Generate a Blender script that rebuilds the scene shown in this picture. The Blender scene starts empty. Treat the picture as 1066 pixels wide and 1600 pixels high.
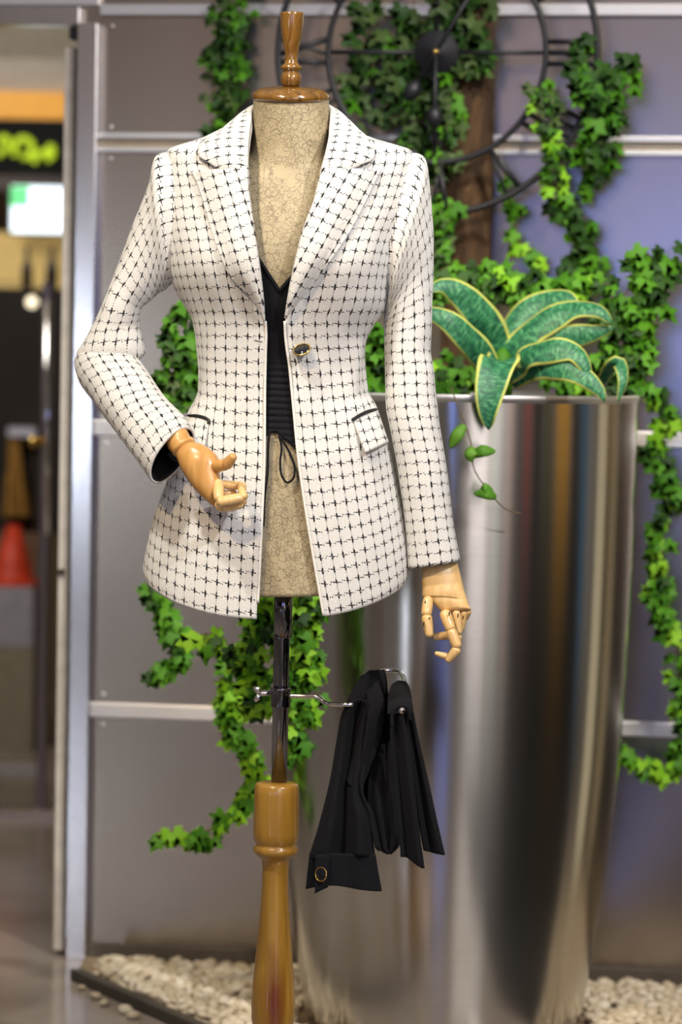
import bpy, bmesh, math, random
import numpy as np
from mathutils import Vector, Matrix, noise
random.seed(7); RNG = random.Random(11)
scene = bpy.context.scene
COL = scene.collection
PI = math.pi

# ------------------------------------------------------------------ camera
F = 4444.0; CX, CY = 533.0, 800.0; H = 1.17
PITCH = math.atan(240.0 / F); ROLL = 0.018
fw = Vector((0, math.cos(PITCH), -math.sin(PITCH)))
r0 = Vector((1, 0, 0)); u0 = Vector((0, math.sin(PITCH), math.cos(PITCH)))
rt = r0 * math.cos(ROLL) + u0 * math.sin(ROLL)
up = u0 * math.cos(ROLL) - r0 * math.sin(ROLL)
cam_d = bpy.data.cameras.new('camera'); cam = bpy.data.objects.new('camera', cam_d); COL.objects.link(cam)
cam.matrix_world = Matrix(((rt.x, up.x, -fw.x, 0), (rt.y, up.y, -fw.y, 0), (rt.z, up.z, -fw.z, H), (0, 0, 0, 1)))
cam_d.sensor_fit = 'VERTICAL'; cam_d.sensor_height = 36.0; cam_d.sensor_width = 24.0
cam_d.lens = 36.0 * F / 1600.0
cam_d.clip_end = 60
cam_d.dof.use_dof = True; cam_d.dof.focus_distance = 4.13; cam_d.dof.aperture_fstop = 2.9
cam_d.dof.aperture_blades = 0
scene.camera = cam
OC = Vector((0, 0, H))

# ------------------------------------------------------------------ world, lights, exposure
world = bpy.data.worlds.new('world'); scene.world = world; world.use_nodes = True
wn = world.node_tree.nodes; wl = world.node_tree.links
bg = wn['Background']; bg.inputs['Strength'].default_value = 0.28
tc = wn.new('ShaderNodeTexCoord'); sp = wn.new('ShaderNodeSeparateXYZ'); cr = wn.new('ShaderNodeValToRGB')
mp = wn.new('ShaderNodeMapRange'); mp.inputs[1].default_value = -1; mp.inputs[2].default_value = 1
wl.new(tc.outputs['Generated'], sp.inputs[0]); wl.new(sp.outputs[2], mp.inputs[0]); wl.new(mp.outputs[0], cr.inputs[0]); wl.new(cr.outputs[0], bg.inputs[0])
cr.color_ramp.elements[0].position = 0.0; cr.color_ramp.elements[0].color = (.30, .25, .20, 1)
cr.color_ramp.elements[1].position = 1.0; cr.color_ramp.elements[1].color = (.95, .88, .80, 1)
e = cr.color_ramp.elements.new(.5); e.color = (.50, .45, .42, 1)

def area(name, loc, target, size, energy, color, size_y=None, spread=None):
    d = bpy.data.lights.new(name, 'AREA'); d.energy = energy; d.color = color; d.size = size
    if size_y: d.shape = 'RECTANGLE'; d.size_y = size_y
    if spread: d.spread = spread
    o = bpy.data.objects.new(name, d); COL.objects.link(o); o.location = loc
    o.rotation_euler = (Vector(target) - Vector(loc)).to_track_quat('-Z', 'Y').to_euler()
    return o
def spot(name, loc, target, energy, color, ang, blend=.5, rad=.05):
    d = bpy.data.lights.new(name, 'SPOT'); d.energy = energy; d.color = color; d.spot_size = math.radians(ang); d.spot_blend = blend; d.shadow_soft_size = rad
    o = bpy.data.objects.new(name, d); COL.objects.link(o); o.location = loc
    o.rotation_euler = (Vector(target) - Vector(loc)).to_track_quat('-Z', 'Y').to_euler()
    return o
spot('key_spot', (1.9, 1.5, 3.3), (0.0, 4.2, 1.25), 285, (1.0, .97, .95), 40, .6, .05)
spot('warm_spot', (-1.2, 1.6, 3.1), (-.10, 4.2, 1.30), 165, (1.0, .72, .38), 24, .7, .06)
spot('plant_spot', (.7, 3.2, 3.3), (.30, 5.0, 1.15), 150, (1.0, .95, .86), 42, .7, .08)
spot('ivy_spot', (-.9, 3.0, 3.2), (-.15, 5.0, .55), 150, (1.0, .96, .85), 44, .7, .08)
area('front_soft', (1.7, -1.5, 3.0), (0, 4.3, 1.1), 2.0, 40, (1.0, .93, .86))
area('blue_glow', (-.55, -1.9, 1.50), (.6, 5.3, 1.4), 1.0, 12, (.20, .32, 1.0), .75)
area('jamb_glow', (-3.55, -1.6, 1.0), (-.5, 5.4, 1.1), .24, 10, (.80, .87, 1.0), .55)
area('rear_wash', (-2.6, -3.9, 3.3), (-3.0, -5.1, 2.2), 1.6, 16, (1.0, .68, .40), .4)  # added lamp, warms the rear wall mirrored in the left panels
area('entry_light', (-1.6, 6.7, 2.35), (-1.5, 9.0, 1.6), .8, 28, (1.0, .92, .80))

scene.view_settings.view_transform = 'Standard'
scene.view_settings.look = 'None'
scene.view_settings.gamma = 1.0
scene.view_settings.use_curve_mapping = False
scene.view_settings.exposure = 0.28

# ------------------------------------------------------------------ helpers
def ray(px, py): return fw * F + rt * (px - CX) + up * (CY - py)
def at(px, py, Y):
    d = ray(px, py); return OC + d * (Y / d.y)
def ground(px, py, z=0.0):
    d = ray(px, py); return OC + d * ((z - H) / d.z)
WA = math.radians(8.1); WN = Vector((-math.sin(WA), -math.cos(WA), 0)); WX = Vector((math.cos(WA), -math.sin(WA), 0)); W0 = Vector((0, 5.4, 0))
def W(px, py, off=0.0):
    d = ray(px, py); t = (off - (OC - W0).dot(WN)) / d.dot(WN); return OC + d * t
def ws(p): return (p - W0).dot(WX)
def wp(s, z, off=0.0): return W0 + WX * s + WN * off + Vector((0, 0, z))
def wallY(x): return 5.4 - math.tan(WA) * x

def pchip(tab):
    xs = np.array([p[0] for p in tab], float); ys = np.array([p[1] for p in tab], float)
    h = np.diff(xs); d = np.diff(ys) / h; m = np.zeros(len(xs)); m[0] = d[0]; m[-1] = d[-1]
    for i in range(1, len(xs) - 1):
        if d[i-1] * d[i] > 0:
            w1 = 2 * h[i] + h[i-1]; w2 = h[i] + 2 * h[i-1]; m[i] = (w1 + w2) / (w1 / d[i-1] + w2 / d[i])
    def f(x):
        x = min(max(x, xs[0]), xs[-1]); i = min(max(int(np.searchsorted(xs, x)) - 1, 0), len(h) - 1)
        t = (x - xs[i]) / h[i]; t2 = t * t; t3 = t2 * t
        return float((2*t3 - 3*t2 + 1) * ys[i] + (t3 - 2*t2 + t) * h[i] * m[i] + (3*t2 - 2*t3) * ys[i+1] + (t3 - t2) * h[i] * m[i+1])
    return f
def crom(pts, n, chord=True):
    P = np.array(pts, float); k = len(P)
    out = []
    seg = [np.linalg.norm(P[i+1] - P[i]) if chord else 1.0 for i in range(k-1)]
    cum = np.concatenate([[0], np.cumsum(seg)])
    for j in range(n):
        s = cum[-1] * j / (n - 1); i = min(max(int(np.searchsorted(cum, s, side='right')) - 1, 0), k - 2)
        t = (s - cum[i]) / seg[i] if seg[i] else 0
        p0 = P[i-1] if i > 0 else 2*P[i] - P[i+1]; p3 = P[i+2] if i + 2 < k else 2*P[i+1] - P[i]
        p1, p2 = P[i], P[i+1]
        out.append(.5 * ((2*p1) + (-p0 + p2)*t + (2*p0 - 5*p1 + 4*p2 - p3)*t*t + (-p0 + 3*p1 - 3*p2 + p3)*t**3))
    return np.array(out)

def link(name, me, mats=(), parent=None, smooth=True):
    o = bpy.data.objects.new(name, me); COL.objects.link(o)
    for m in (mats if isinstance(mats, (list, tuple)) else [mats]): me.materials.append(m)
    if smooth: me.polygons.foreach_set('use_smooth', [True] * len(me.polygons))
    if parent is not None: setp(o, parent)
    return o
def wloc(o):
    v = Vector(o.location)
    while o.parent: o = o.parent; v = v + o.location if not o.get('abs') else v
    return v
def setp(o, parent):
    o.parent = parent; o.matrix_parent_inverse = Matrix.Translation(-Vector(parent.location)) if parent.type == 'EMPTY' else Matrix.Identity(4)
def empty(name, loc, label=None, cat=None, group=None, kind=None):
    o = bpy.data.objects.new(name, None); COL.objects.link(o); o.location = loc; o.empty_display_size = .05
    return tag(o, label, cat, group, kind)
def tag(o, label=None, cat=None, group=None, kind=None):
    if label: o['label'] = label
    if cat: o['category'] = cat
    if group: o['group'] = group
    if kind: o['kind'] = kind
    return o
def mesh(name, verts, faces, uvs=None):
    me = bpy.data.meshes.new(name); me.from_pydata([tuple(v) for v in verts], [], faces)
    if uvs is not None:
        uvl = me.uv_layers.new(name='UVMap'); li = np.zeros(len(me.loops), dtype=np.int32); me.loops.foreach_get('vertex_index', li)
        U = np.array(uvs, dtype=np.float32)[li]; uvl.data.foreach_set('uv', U.ravel())
    me.update(); return me
def gridmesh(name, G, UV=None, closed=False, caps=False, flip=False):
    nr = len(G); nc = len(G[0]); V = [p for r in G for p in r]
    uv = [q for r in UV for q in r] if UV is not None else None
    Fs = []
    for i in range(nr - 1):
        for j in range(nc if closed else nc - 1):
            a = i*nc + j; b = i*nc + (j+1) % nc; c = (i+1)*nc + (j+1) % nc; d = (i+1)*nc + j
            Fs.append((a, d, c, b) if flip else (a, b, c, d))
    if caps:
        Fs.append(tuple(range(nc))[::-1]); Fs.append(tuple((nr-1)*nc + j for j in range(nc)))
    return mesh(name, V, Fs, uv)
def fixn(me):
    bm = bmesh.new(); bm.from_mesh(me); bmesh.ops.recalc_face_normals(bm, faces=bm.faces); bm.to_mesh(me); bm.free(); return me
def frames(P):
    P = [Vector(p) for p in P]; n = len(P); T = []
    for i in range(n):
        t = (P[min(i+1, n-1)] - P[max(i-1, 0)]); T.append(t.normalized() if t.length > 1e-9 else Vector((0, 0, 1)))
    a = Vector((0, 0, 1)) if abs(T[0].z) < .9 else Vector((0, 1, 0))
    X = (a - T[0] * a.dot(T[0])).normalized(); out = []
    for i in range(n):
        X = (X - T[i] * X.dot(T[i]));
        X = X.normalized() if X.length > 1e-6 else Vector((1, 0, 0)); out.append((P[i], X, T[i].cross(X)))
    return out
def tube_geo(P, r, seg=8, cap=True, flat=1.0):
    V = []; Fs = []; n = len(P)
    for i, (p, x, y) in enumerate(frames(P)):
        rr = r[i] if isinstance(r, (list, tuple, np.ndarray)) else r
        for k in range(seg):
            a = 2*PI*k/seg; V.append(p + x * (rr*math.cos(a)) + y * (rr*flat*math.sin(a)))
    for i in range(n-1):
        for k in range(seg): Fs.append((i*seg+k, i*seg+(k+1) % seg, (i+1)*seg+(k+1) % seg, (i+1)*seg+k))
    if cap: Fs.append(tuple(range(seg))[::-1]); Fs.append(tuple((n-1)*seg+k for k in range(seg)))
    return V, Fs
class MB:
    def __init__(s): s.V = []; s.F = []
    def add(s, V, Fs):
        o = len(s.V); s.V += list(V); s.F += [tuple(i+o for i in f) for f in Fs]; return s
    def tube(s, P, r, seg=8, **k): return s.add(*tube_geo(P, r, seg, **k))
    def box(s, c):   # 8 corners: bottom ring then top ring
        return s.add(c, [(3, 2, 1, 0), (4, 5, 6, 7), (0, 1, 5, 4), (1, 2, 6, 5), (2, 3, 7, 6), (3, 0, 4, 7)])
    def abox(s, a, b):
        x0, y0, z0 = a; x1, y1, z1 = b
        return s.box([Vector(p) for p in ((x0,y0,z0),(x1,y0,z0),(x1,y1,z0),(x0,y1,z0),(x0,y0,z1),(x1,y0,z1),(x1,y1,z1),(x0,y1,z1))])
    def wbox(s, s0, s1, z0, z1, o0, o1):
        return s.box([wp(s0,z0,o1), wp(s1,z0,o1), wp(s1,z0,o0), wp(s0,z0,o0), wp(s0,z1,o1), wp(s1,z1,o1), wp(s1,z1,o0), wp(s0,z1,o0)])
    def build(s, name, mats, parent=None, smooth=False, bevel=0, bseg=2):
        me = fixn(mesh(name, s.V, s.F)); o = link(name, me, mats, parent, smooth)
        if bevel: m = o.modifiers.new('b', 'BEVEL'); m.width = bevel; m.segments = bseg; m.limit_method = 'ANGLE'
        return o
def lathe(name, prof, base, mat, parent=None, seg=48, axis=Vector((0,0,1)), cap=True):
    ax = axis.normalized(); a = Vector((1,0,0)); a = (a - ax*a.dot(ax)).normalized(); b = ax.cross(a); G = []
    for r, z in prof: G.append([base + ax*z + a*(r*math.cos(2*PI*k/seg)) + b*(r*math.sin(2*PI*k/seg)) for k in range(seg)])
    me = fixn(gridmesh(name, G, closed=True, caps=cap)); return link(name, me, mat, parent)
def capsule_geo(p0, p1, ra, rb, seg=12, flatend=False):
    p0 = Vector(p0); p1 = Vector(p1); d = (p1-p0); L = d.length; d = d.normalized(); P = []; R = []
    for k in range(4): a = PI/2*k/4 + .12; P.append(p0 - d*(ra*.8*math.cos(a))); R.append(ra*math.sin(a))
    for k in range(5): t = k/4; P.append(p0.lerp(p1, t)); R.append((ra*(1-t)+rb*t)*(1+.05*math.sin(PI*t)))
    for k in range(4): a = PI/2*(3-k)/4 + .12; P.append(p1 + d*(rb*.8*math.cos(a))); R.append(rb*math.sin(a))
    return tube_geo(P, R, seg)
def capsule(name, p0, p1, ra, rb, mat, parent): 
    m = MB().add(*capsule_geo(p0, p1, ra, rb)); return m.build(name, mat, parent, smooth=True)
def solid(o, th, off=0, lining=False):
    m = o.modifiers.new('s', 'SOLIDIFY'); m.thickness = th; m.offset = off; m.use_even_offset = False
    if lining: m.material_offset = 1; m.material_offset_rim = 0
    return o

# ------------------------------------------------------------------ materials
class NT:
    def __init__(s, name):
        s.m = bpy.data.materials.new(name); s.m.use_nodes = True; s.n = s.m.node_tree.nodes; s.l = s.m.node_tree.links
        s.b = s.n['Principled BSDF']
    def node(s, t, **k):
        n = s.n.new(t)
        for a, v in k.items(): setattr(n, a, v)
        return n
    def put(s, inp, v):
        if hasattr(v, 'is_linked') or isinstance(v, bpy.types.NodeSocket): s.l.new(v, inp)
        else: inp.default_value = v
    def math(s, op, a, b=None, c=None):
        n = s.node('ShaderNodeMath', operation=op); s.put(n.inputs[0], a)
        if b is not None: s.put(n.inputs[1], b)
        if c is not None: s.put(n.inputs[2], c)
        return n.outputs[0]
    def set(s, **k):
        for a, v in k.items(): s.put(s.b.inputs[a.replace('_', ' ')], v)
        return s
    def coord(s, kind='Object', scale=(1,1,1)):
        c = s.node('ShaderNodeTexCoord'); m = s.node('ShaderNodeMapping'); s.l.new(c.outputs[kind], m.inputs[0]); m.inputs['Scale'].default_value = scale
        return m.outputs[0]
    def noise(s, vec, scale, detail=4, rough=.5, dist=0):
        n = s.node('ShaderNodeTexNoise'); s.l.new(vec, n.inputs['Vector']); n.inputs['Scale'].default_value = scale; n.inputs['Detail'].default_value = detail
        n.inputs['Roughness'].default_value = rough; n.inputs['Distortion'].default_value = dist; return n.outputs['Fac']
    def ramp(s, fac, stops):
        r = s.node('ShaderNodeValToRGB'); s.l.new(fac, r.inputs[0]); el = r.color_ramp.elements
        while len(el) < len(stops): el.new(.5)
        for e_, (p, c) in zip(el, stops): e_.position = p; e_.color = (*c, 1) if len(c) == 3 else c
        return r.outputs[0]
    def mix(s, f, a, b):
        n = s.node('ShaderNodeMix', data_type='RGBA'); s.put(n.inputs['Factor'], f); s.put(n.inputs[6], a if not isinstance(a, tuple) else (*a, 1)); s.put(n.inputs[7], b if not isinstance(b, tuple) else (*b, 1)); return n.outputs[2]
    def bump(s, h, strength, dist=.002):
        n = s.node('ShaderNodeBump'); n.inputs['Strength'].default_value = strength; n.inputs['Distance'].default_value = dist; s.l.new(h, n.inputs['Height']); s.l.new(n.outputs[0], s.b.inputs['Normal']); return s
def plain(name, col, rough=.5, metal=0, var=.12, vs=30, **k):
    t = NT(name); v = t.coord(); f = t.noise(v, vs)
    c = t.ramp(f, [(.3, tuple(x*(1-var) for x in col)), (.7, tuple(min(1, x*(1+var)) for x in col))])
    t.set(Base_Color=c, Roughness=rough, Metallic=metal); t.set(**k); return t.m
def emis(name, col, st):
    t = NT(name); t.set(Base_Color=(*col, 1), Emission_Color=(*col, 1), Emission_Strength=st, Roughness=.5); return t.m

def make_tweed():
    t = NT('tweed'); uv = t.coord('UV'); p = .0166
    nd = t.node('ShaderNodeTexNoise'); t.l.new(uv, nd.inputs['Vector']); nd.inputs['Scale'].default_value = 130; nd.inputs['Detail'].default_value = 2
    sb = t.node('ShaderNodeVectorMath', operation='SUBTRACT'); t.l.new(nd.outputs['Color'], sb.inputs[0]); sb.inputs[1].default_value = (.5,.5,.5)
    sc = t.node('ShaderNodeVectorMath', operation='SCALE'); t.l.new(sb.outputs[0], sc.inputs[0]); sc.inputs['Scale'].default_value = .0020
    ad = t.node('ShaderNodeVectorMath', operation='ADD'); t.l.new(uv, ad.inputs[0]); t.l.new(sc.outputs[0], ad.inputs[1])
    s = t.node('ShaderNodeSeparateXYZ'); t.l.new(ad.outputs[0], s.inputs[0])
    U = t.math('DIVIDE', s.outputs[0], p*1.04); V = t.math('DIVIDE', s.outputs[1], p)
    fu = t.math('SUBTRACT', t.math('FRACT', t.math('ADD', U, 100.0)), .5); fv = t.math('SUBTRACT', t.math('FRACT', t.math('ADD', V, 100.0)), .5)
    au = t.math('ABSOLUTE', fu); av = t.math('ABSOLUTE', fv)
    # horizontal yarn: thin broken line, a heavier slanting stitch by each crossing
    sl = t.math('ABSOLUTE', t.math('ADD', fv, t.math('MULTIPLY', fu, .16)))
    h = t.math('LESS_THAN', sl, .042)
    gap = t.math('MULTIPLY', t.math('GREATER_THAN', au, .33), t.math('LESS_THAN', au, .40))
    h = t.math('MULTIPLY', h, t.math('SUBTRACT', 1.0, gap))
    # vertical yarn: a bold bar at the crossing and two dots away from it
    bar = t.math('MULTIPLY', t.math('LESS_THAN', av, .235), t.math('LESS_THAN', au, .074))
    d1 = t.math('MULTIPLY', t.math('LESS_THAN', t.math('ABSOLUTE', t.math('SUBTRACT', av, .30)), .028), t.math('LESS_THAN', au, .044))
    d2 = t.math('MULTIPLY', t.math('LESS_THAN', t.math('ABSOLUTE', t.math('SUBTRACT', av, .42)), .026), t.math('LESS_THAN', au, .038))
    v = t.math('MAXIMUM', bar, t.math('MAXIMUM', d1, d2))
    br = t.noise(uv, 330, 2, .5)
    m = t.math('MAXIMUM', t.math('MULTIPLY', h, t.math('GREATER_THAN', br, .44)), t.math('MULTIPLY', v, t.math('GREATER_THAN', br, .36)))
    mpn = t.node('ShaderNodeMapping'); t.l.new(uv, mpn.inputs[0]); mpn.inputs['Scale'].default_value = (1, 2.6, 1)
    knob = t.noise(mpn.outputs[0], 420, 3, .6)
    base = t.ramp(knob, [(.30, (.66, .645, .62)), (.55, (.86, .85, .835))])
    t.set(Base_Color=t.mix(m, base, (.018, .018, .024)), Roughness=.92, Sheen_Weight=.15)
    t.b.inputs['Specular IOR Level'].default_value = .15
    hh = t.math('ADD', knob, t.math('MULTIPLY', m, -.25)); t.bump(hh, .85, .0022)
    return t.m
TWEED = make_tweed()
BLACKCLOTH = NT('black_cloth'); _v = BLACKCLOTH.coord('Object'); _f = BLACKCLOTH.noise(_v, 1400, 2, .7)
BLACKCLOTH.set(Base_Color=BLACKCLOTH.ramp(_f, [(.35, (.004, .004, .005)), (.72, (.022, .022, .026))]), Roughness=.9, Sheen_Weight=.02); BLACKCLOTH.bump(_f, .25, .0006); BLACKCLOTH.b.inputs['Specular IOR Level'].default_value = .10; BLACKCLOTH = BLACKCLOTH.m
LINING = plain('black_lining', (.008, .008, .010), .5)
KNIT = NT('black_knit'); _v = KNIT.coord('Object', (1, 1, 1)); _w = KNIT.node('ShaderNodeTexWave', wave_type='BANDS', bands_direction='X'); KNIT.l.new(_v, _w.inputs[0]); _w.inputs['Scale'].default_value = 160
KNIT.set(Base_Color=(.006, .006, .009, 1), Roughness=.8); KNIT.b.inputs['Specular IOR Level'].default_value = .2; KNIT.bump(_w.outputs['Fac'], .4, .0008); KNIT = KNIT.m

def crackle():
    t = NT('crackled_paper'); v = t.coord('Object'); n = t.node('ShaderNodeTexNoise'); t.l.new(v, n.inputs['Vector']); n.inputs['Scale'].default_value = 45; n.inputs['Detail'].default_value = 5
    a = t.node('ShaderNodeVectorMath', operation='SCALE'); t.l.new(n.outputs['Color'], a.inputs[0]); a.inputs['Scale'].default_value = .02
    b = t.node('ShaderNodeVectorMath', operation='ADD'); t.l.new(v, b.inputs[0]); t.l.new(a.outputs[0], b.inputs[1])
    mk = []
    for s_, w in ((100, .036), (230, .05)):
        vo = t.node('ShaderNodeTexVoronoi', feature='DISTANCE_TO_EDGE'); t.l.new(b.outputs[0], vo.inputs['Vector']); vo.inputs['Scale'].default_value = s_
        mk.append(t.math('LESS_THAN', vo.outputs['Distance'], w))
    patch = t.noise(v, 16, 3); patch2 = t.noise(v, 40, 3)
    cr_ = t.math('MAXIMUM', t.math('MULTIPLY', mk[0], t.math('GREATER_THAN', patch, .42)), t.math('MULTIPLY', mk[1], t.math('GREATER_THAN', patch2, .50)))
    fine = t.noise(v, 300, 3)
    base = t.ramp(t.noise(v, 9, 4), [(.3, (.31, .255, .155)), (.7, (.43, .355, .22))])
    t.set(Base_Color=t.mix(t.math('MULTIPLY', cr_, .55), base, (.06, .04, .02)), Roughness=.55)
    t.bump(t.math('ADD', t.math('MULTIPLY', cr_, -.8), t.math('MULTIPLY', fine, .7)), .6, .0015); return t.m
CRACK = crackle()
def woodmat(name, c0, c1, rough=.25, sc=(60, 60, 4), coat=.5, knot=None):
    t = NT(name); v = t.coord('Object', sc); f = t.noise(v, 1.0, 5, .55, 1.2)
    c = t.ramp(f, [(.3, c0), (.7, c1)])
    if knot is not None:
        cn = t.coord('Object'); m = t.node('ShaderNodeMapping'); t.l.new(cn, m.inputs[0]); m.inputs['Location'].default_value = tuple(-a*b for a, b in zip(knot, (38, 38, 9))); m.inputs['Scale'].default_value = (38, 38, 9)
        ln = t.node('ShaderNodeVectorMath', operation='LENGTH'); t.l.new(m.outputs[0], ln.inputs[0])
        k = t.math('SUBTRACT', 1.0, t.math('ADD', ln.outputs['Value'], t.math('MULTIPLY', t.math('SUBTRACT', f, .5), .8))); k = t.math('MINIMUM', t.math('MAXIMUM', t.math('MULTIPLY', k, 1.4), 0.0), 1.0)
        c = t.mix(k, c, (.16, .035, .006))
    t.set(Base_Color=c, Roughness=rough, Coat_Weight=coat, Coat_Roughness=.12); t.bump(f, .08, .001); return t.m
PINE = woodmat('pale_wood', (.68, .42, .16), (.84, .58, .27), .33, (70, 70, 9), .35)
HONEY = woodmat('honey_wood', (.29, .140, .018), (.43, .225, .034), .28, (45, 45, 4), .5, knot=tuple(at(428, 1556, 4.19)))
WALNUT = woodmat('brown_wood', (.085, .036, .006), (.25, .12, .020), .18, (60, 60, 12), .8)
AMBER = woodmat('amber_wood', (.50, .25, .065), (.66, .36, .12), .33, (70, 70, 9), .35)
DARKSLOT = plain('dark_pin', (.05, .025, .01), .6)
CHROME = NT('chrome').set(Base_Color=(.80, .80, .82, 1), Metallic=1.0, Roughness=.10).m
DCHROME = NT('dark_chrome').set(Base_Color=(.20, .20, .23, 1), Metallic=1.0, Roughness=.12).m
GOLD = NT('gold').set(Base_Color=(.80, .55, .16, 1), Metallic=1.0, Roughness=.2).m
BLACKGLOSS = NT('black_gloss').set(Base_Color=(.01, .01, .015, 1), Roughness=.12).m
def steel(name, col, rough, an=0.0, sc=(2, 2, 300), bumpy=.02):
    t = NT(name); v = t.coord('Object', sc); f = t.noise(v, 1.0, 4, .6)
    t.set(Base_Color=t.ramp(f, [(.3, tuple(c*.93 for c in col)), (.7, col)]), Metallic=1.0, Roughness=rough)
    if an:
        t.b.inputs['Anisotropic'].default_value = an; t.b.inputs['Anisotropic Rotation'].default_value = .25
        tn = t.node('ShaderNodeTangent', direction_type='RADIAL', axis='Z'); t.l.new(tn.outputs[0], t.b.inputs['Tangent'])
    t.bump(f, bumpy, .001); return t.m
POTSTEEL = steel('brushed_steel', (.62, .60, .57), .22, .85)
PANEL = steel('satin_aluminium_panel', (.45, .40, .345), .25, 0, (3, 3, 3), .0)
RAIL = steel('rail_aluminium', (.86, .84, .82), .42, 0, (4, 4, 60))
JAMB = steel('door_frame_aluminium', (.80, .80, .84), .20, 0, (30, 30, 2))
BRASSY = plain('warm_groove', (.42, .30, .13), .5)
CREAM = plain('cream_paint', (.62, .56, .48), .5)
IRON = plain('black_iron', (.012, .012, .016), .45)
def leafmat(name, lo, hi):
    t = NT(name); oi = t.node('ShaderNodeObjectInfo'); c = t.ramp(oi.outputs['Random'], [(0, lo), (1, hi)])
    v = t.coord('Object'); f = t.noise(v, 90, 3); c2 = t.mix(t.math('MULTIPLY', t.math('GREATER_THAN', f, .62), .25), c, tuple(min(1, x*1.5+.02) for x in hi))
    t.set(Base_Color=c2, Roughness=.55)
    t.b.inputs['Specular IOR Level'].default_value = .3
    # thin leaf lets light through
    tr = t.node('ShaderNodeBsdfTranslucent'); t.l.new(c2, tr.inputs[0]); mx = t.node('ShaderNodeMixShader'); mx.inputs[0].default_value = .25
    out = t.n['Material Output']; t.l.new(t.b.outputs[0], mx.inputs[1]); t.l.new(tr.outputs[0], mx.inputs[2]); t.l.new(mx.outputs[0], out.inputs[0]); return t.m
LF_DARK = leafmat('leaf_dark', (.014, .052, .006), (.038, .115, .012))
LF_MID = leafmat('leaf_mid', (.050, .195, .006), (.115, .345, .016))
LF_LIME = leafmat('leaf_lime', (.200, .500, .010), (.340, .680, .035))
LF_GREY = leafmat('leaf_olive', (.040, .080, .020), (.100, .160, .042))
STEM = plain('vine_stem', (.16, .11, .05), .7)
def varieg():
    t = NT('variegated_leaf'); c = t.node('ShaderNodeTexCoord'); s = t.node('ShaderNodeSeparateXYZ'); t.l.new(c.outputs['UV'], s.inputs[0])
    n0 = t.noise(c.outputs['UV'], 6, 3)
    ed = t.math('ADD', t.math('ABSOLUTE', t.math('SUBTRACT', s.outputs[0], .5)), t.math('MULTIPLY', t.math('SUBTRACT', n0, .5), .09))
    m = t.node('ShaderNodeMapping'); t.l.new(c.outputs['UV'], m.inputs[0]); m.inputs['Scale'].default_value = (2.5, 22, 1)
    mot = t.noise(m.outputs[0], 1.6, 4, .6, .4)
    g = t.ramp(mot, [(.38, (.008, .080, .040)), (.52, (.022, .17, .065)), (.66, (.11, .34, .15))])
    em = t.math('MINIMUM', t.math('MAXIMUM', t.math('MULTIPLY', t.math('SUBTRACT', ed, .395), 30.0), 0.0), 1.0)
    t.set(Base_Color=t.mix(em, g, (.56, .60, .13)), Roughness=.5); return t.m
VAR = varieg()
BARK = NT('bark'); _v = BARK.coord('Object', (14, 14, 4)); _f = BARK.noise(_v, 2.0, 8, .65, .6)
BARK.set(Base_Color=BARK.ramp(_f, [(.30, (.020, .009, .004)), (.48, (.060, .028, .010)), (.60, (.12, .062, .022)), (.75, (.24, .16, .09))]), Roughness=.85); BARK.bump(_f, .9, .01); BARK = BARK.m
SOIL = plain('soil', (.035, .022, .012), .95, 0, .5, 60)
STONE = NT('pebble_stone'); _o = STONE.node('ShaderNodeObjectInfo'); _v = STONE.coord('Object'); _f = STONE.noise(_v, 120, 3)
STONE.set(Base_Color=STONE.mix(STONE.math('MULTIPLY', _f, .35), STONE.ramp(_o.outputs['Random'], [(0, (.52, .41, .27)), (.5, (.68, .58, .42)), (1, (.80, .72, .58))]), (.45, .36, .24)), Roughness=.6); STONE = STONE.m

# ------------------------------------------------------------------ the setting: floor, panelled wall, doorway
def floor_mat():
    t = NT('polished_floor'); v = t.coord('Object'); f = t.noise(v, 2.2, 3)
    c = t.ramp(f, [(.35, (.30, .24, .19)), (.65, (.42, .36, .31))])
    t.set(Base_Color=c, Roughness=.16); t.bump(t.noise(v, 5, 2), .03, .01); return t.m
FLOORM = floor_mat(); GROUT = plain('grout', (.12, .10, .08), .8)
fl = MB().abox((-5, -6, -.05), (5, 12, -.006)).build('floor', GROUT); tag(fl, kind='structure')
k = 0
for ix in range(-4, 3):
    for iy in range(-1, 13):
        x0, y0 = ix*.8 - .13, iy*.8 + .1
        if x0 > 1.8: continue
        MB().abox((x0+.002, y0+.002, -.006), (x0+.798, y0+.798, 0)).build('tile', FLOORM, fl)

sL = ws(W(148, 800)); sR = sL + 3.4
# rails (heights read off at the left end of the wall)
def wz(px, py): return W(px, py).z
rails = [(wz(300, 16), .011), (wz(300, 224), .0185), (wz(190, 669), .0145), (wz(250, 1112), .0135)]
wall = MB().wbox(sL-.02, sR, 0, 2.75, -.10, -.012).build('wall_back', plain('wall_core', (.08, .07, .06), .8)); tag(wall, kind='structure')
edges = [0.0] + [z for z, h in rails[::-1]] + [2.27, 2.75]
zc = sorted([0.0] + [z for z, h in rails] + [2.26, 2.75])
for a, b in zip(zc[:-1], zc[1:]):
    lo = a + (.012 if a > 0 else 0); hi = b - .012
    MB().wbox(sL, sL+1.62, lo, hi, -.012, 0).build('panel', PANEL, wall, bevel=.001)
    MB().wbox(sL+1.624, sR, lo, hi, -.012, 0).build('panel', PANEL, wall, bevel=.001)
    for sx in (.022, .60, 1.2, 1.6):
        for zz in (lo+.018, hi-.018):
            c = wp(sL+sx, zz, 0); lathe('screw', [(.0001, .0025), (.0035, .002), (.0045, 0)], c, RAIL, wall, 10, WN)
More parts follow.
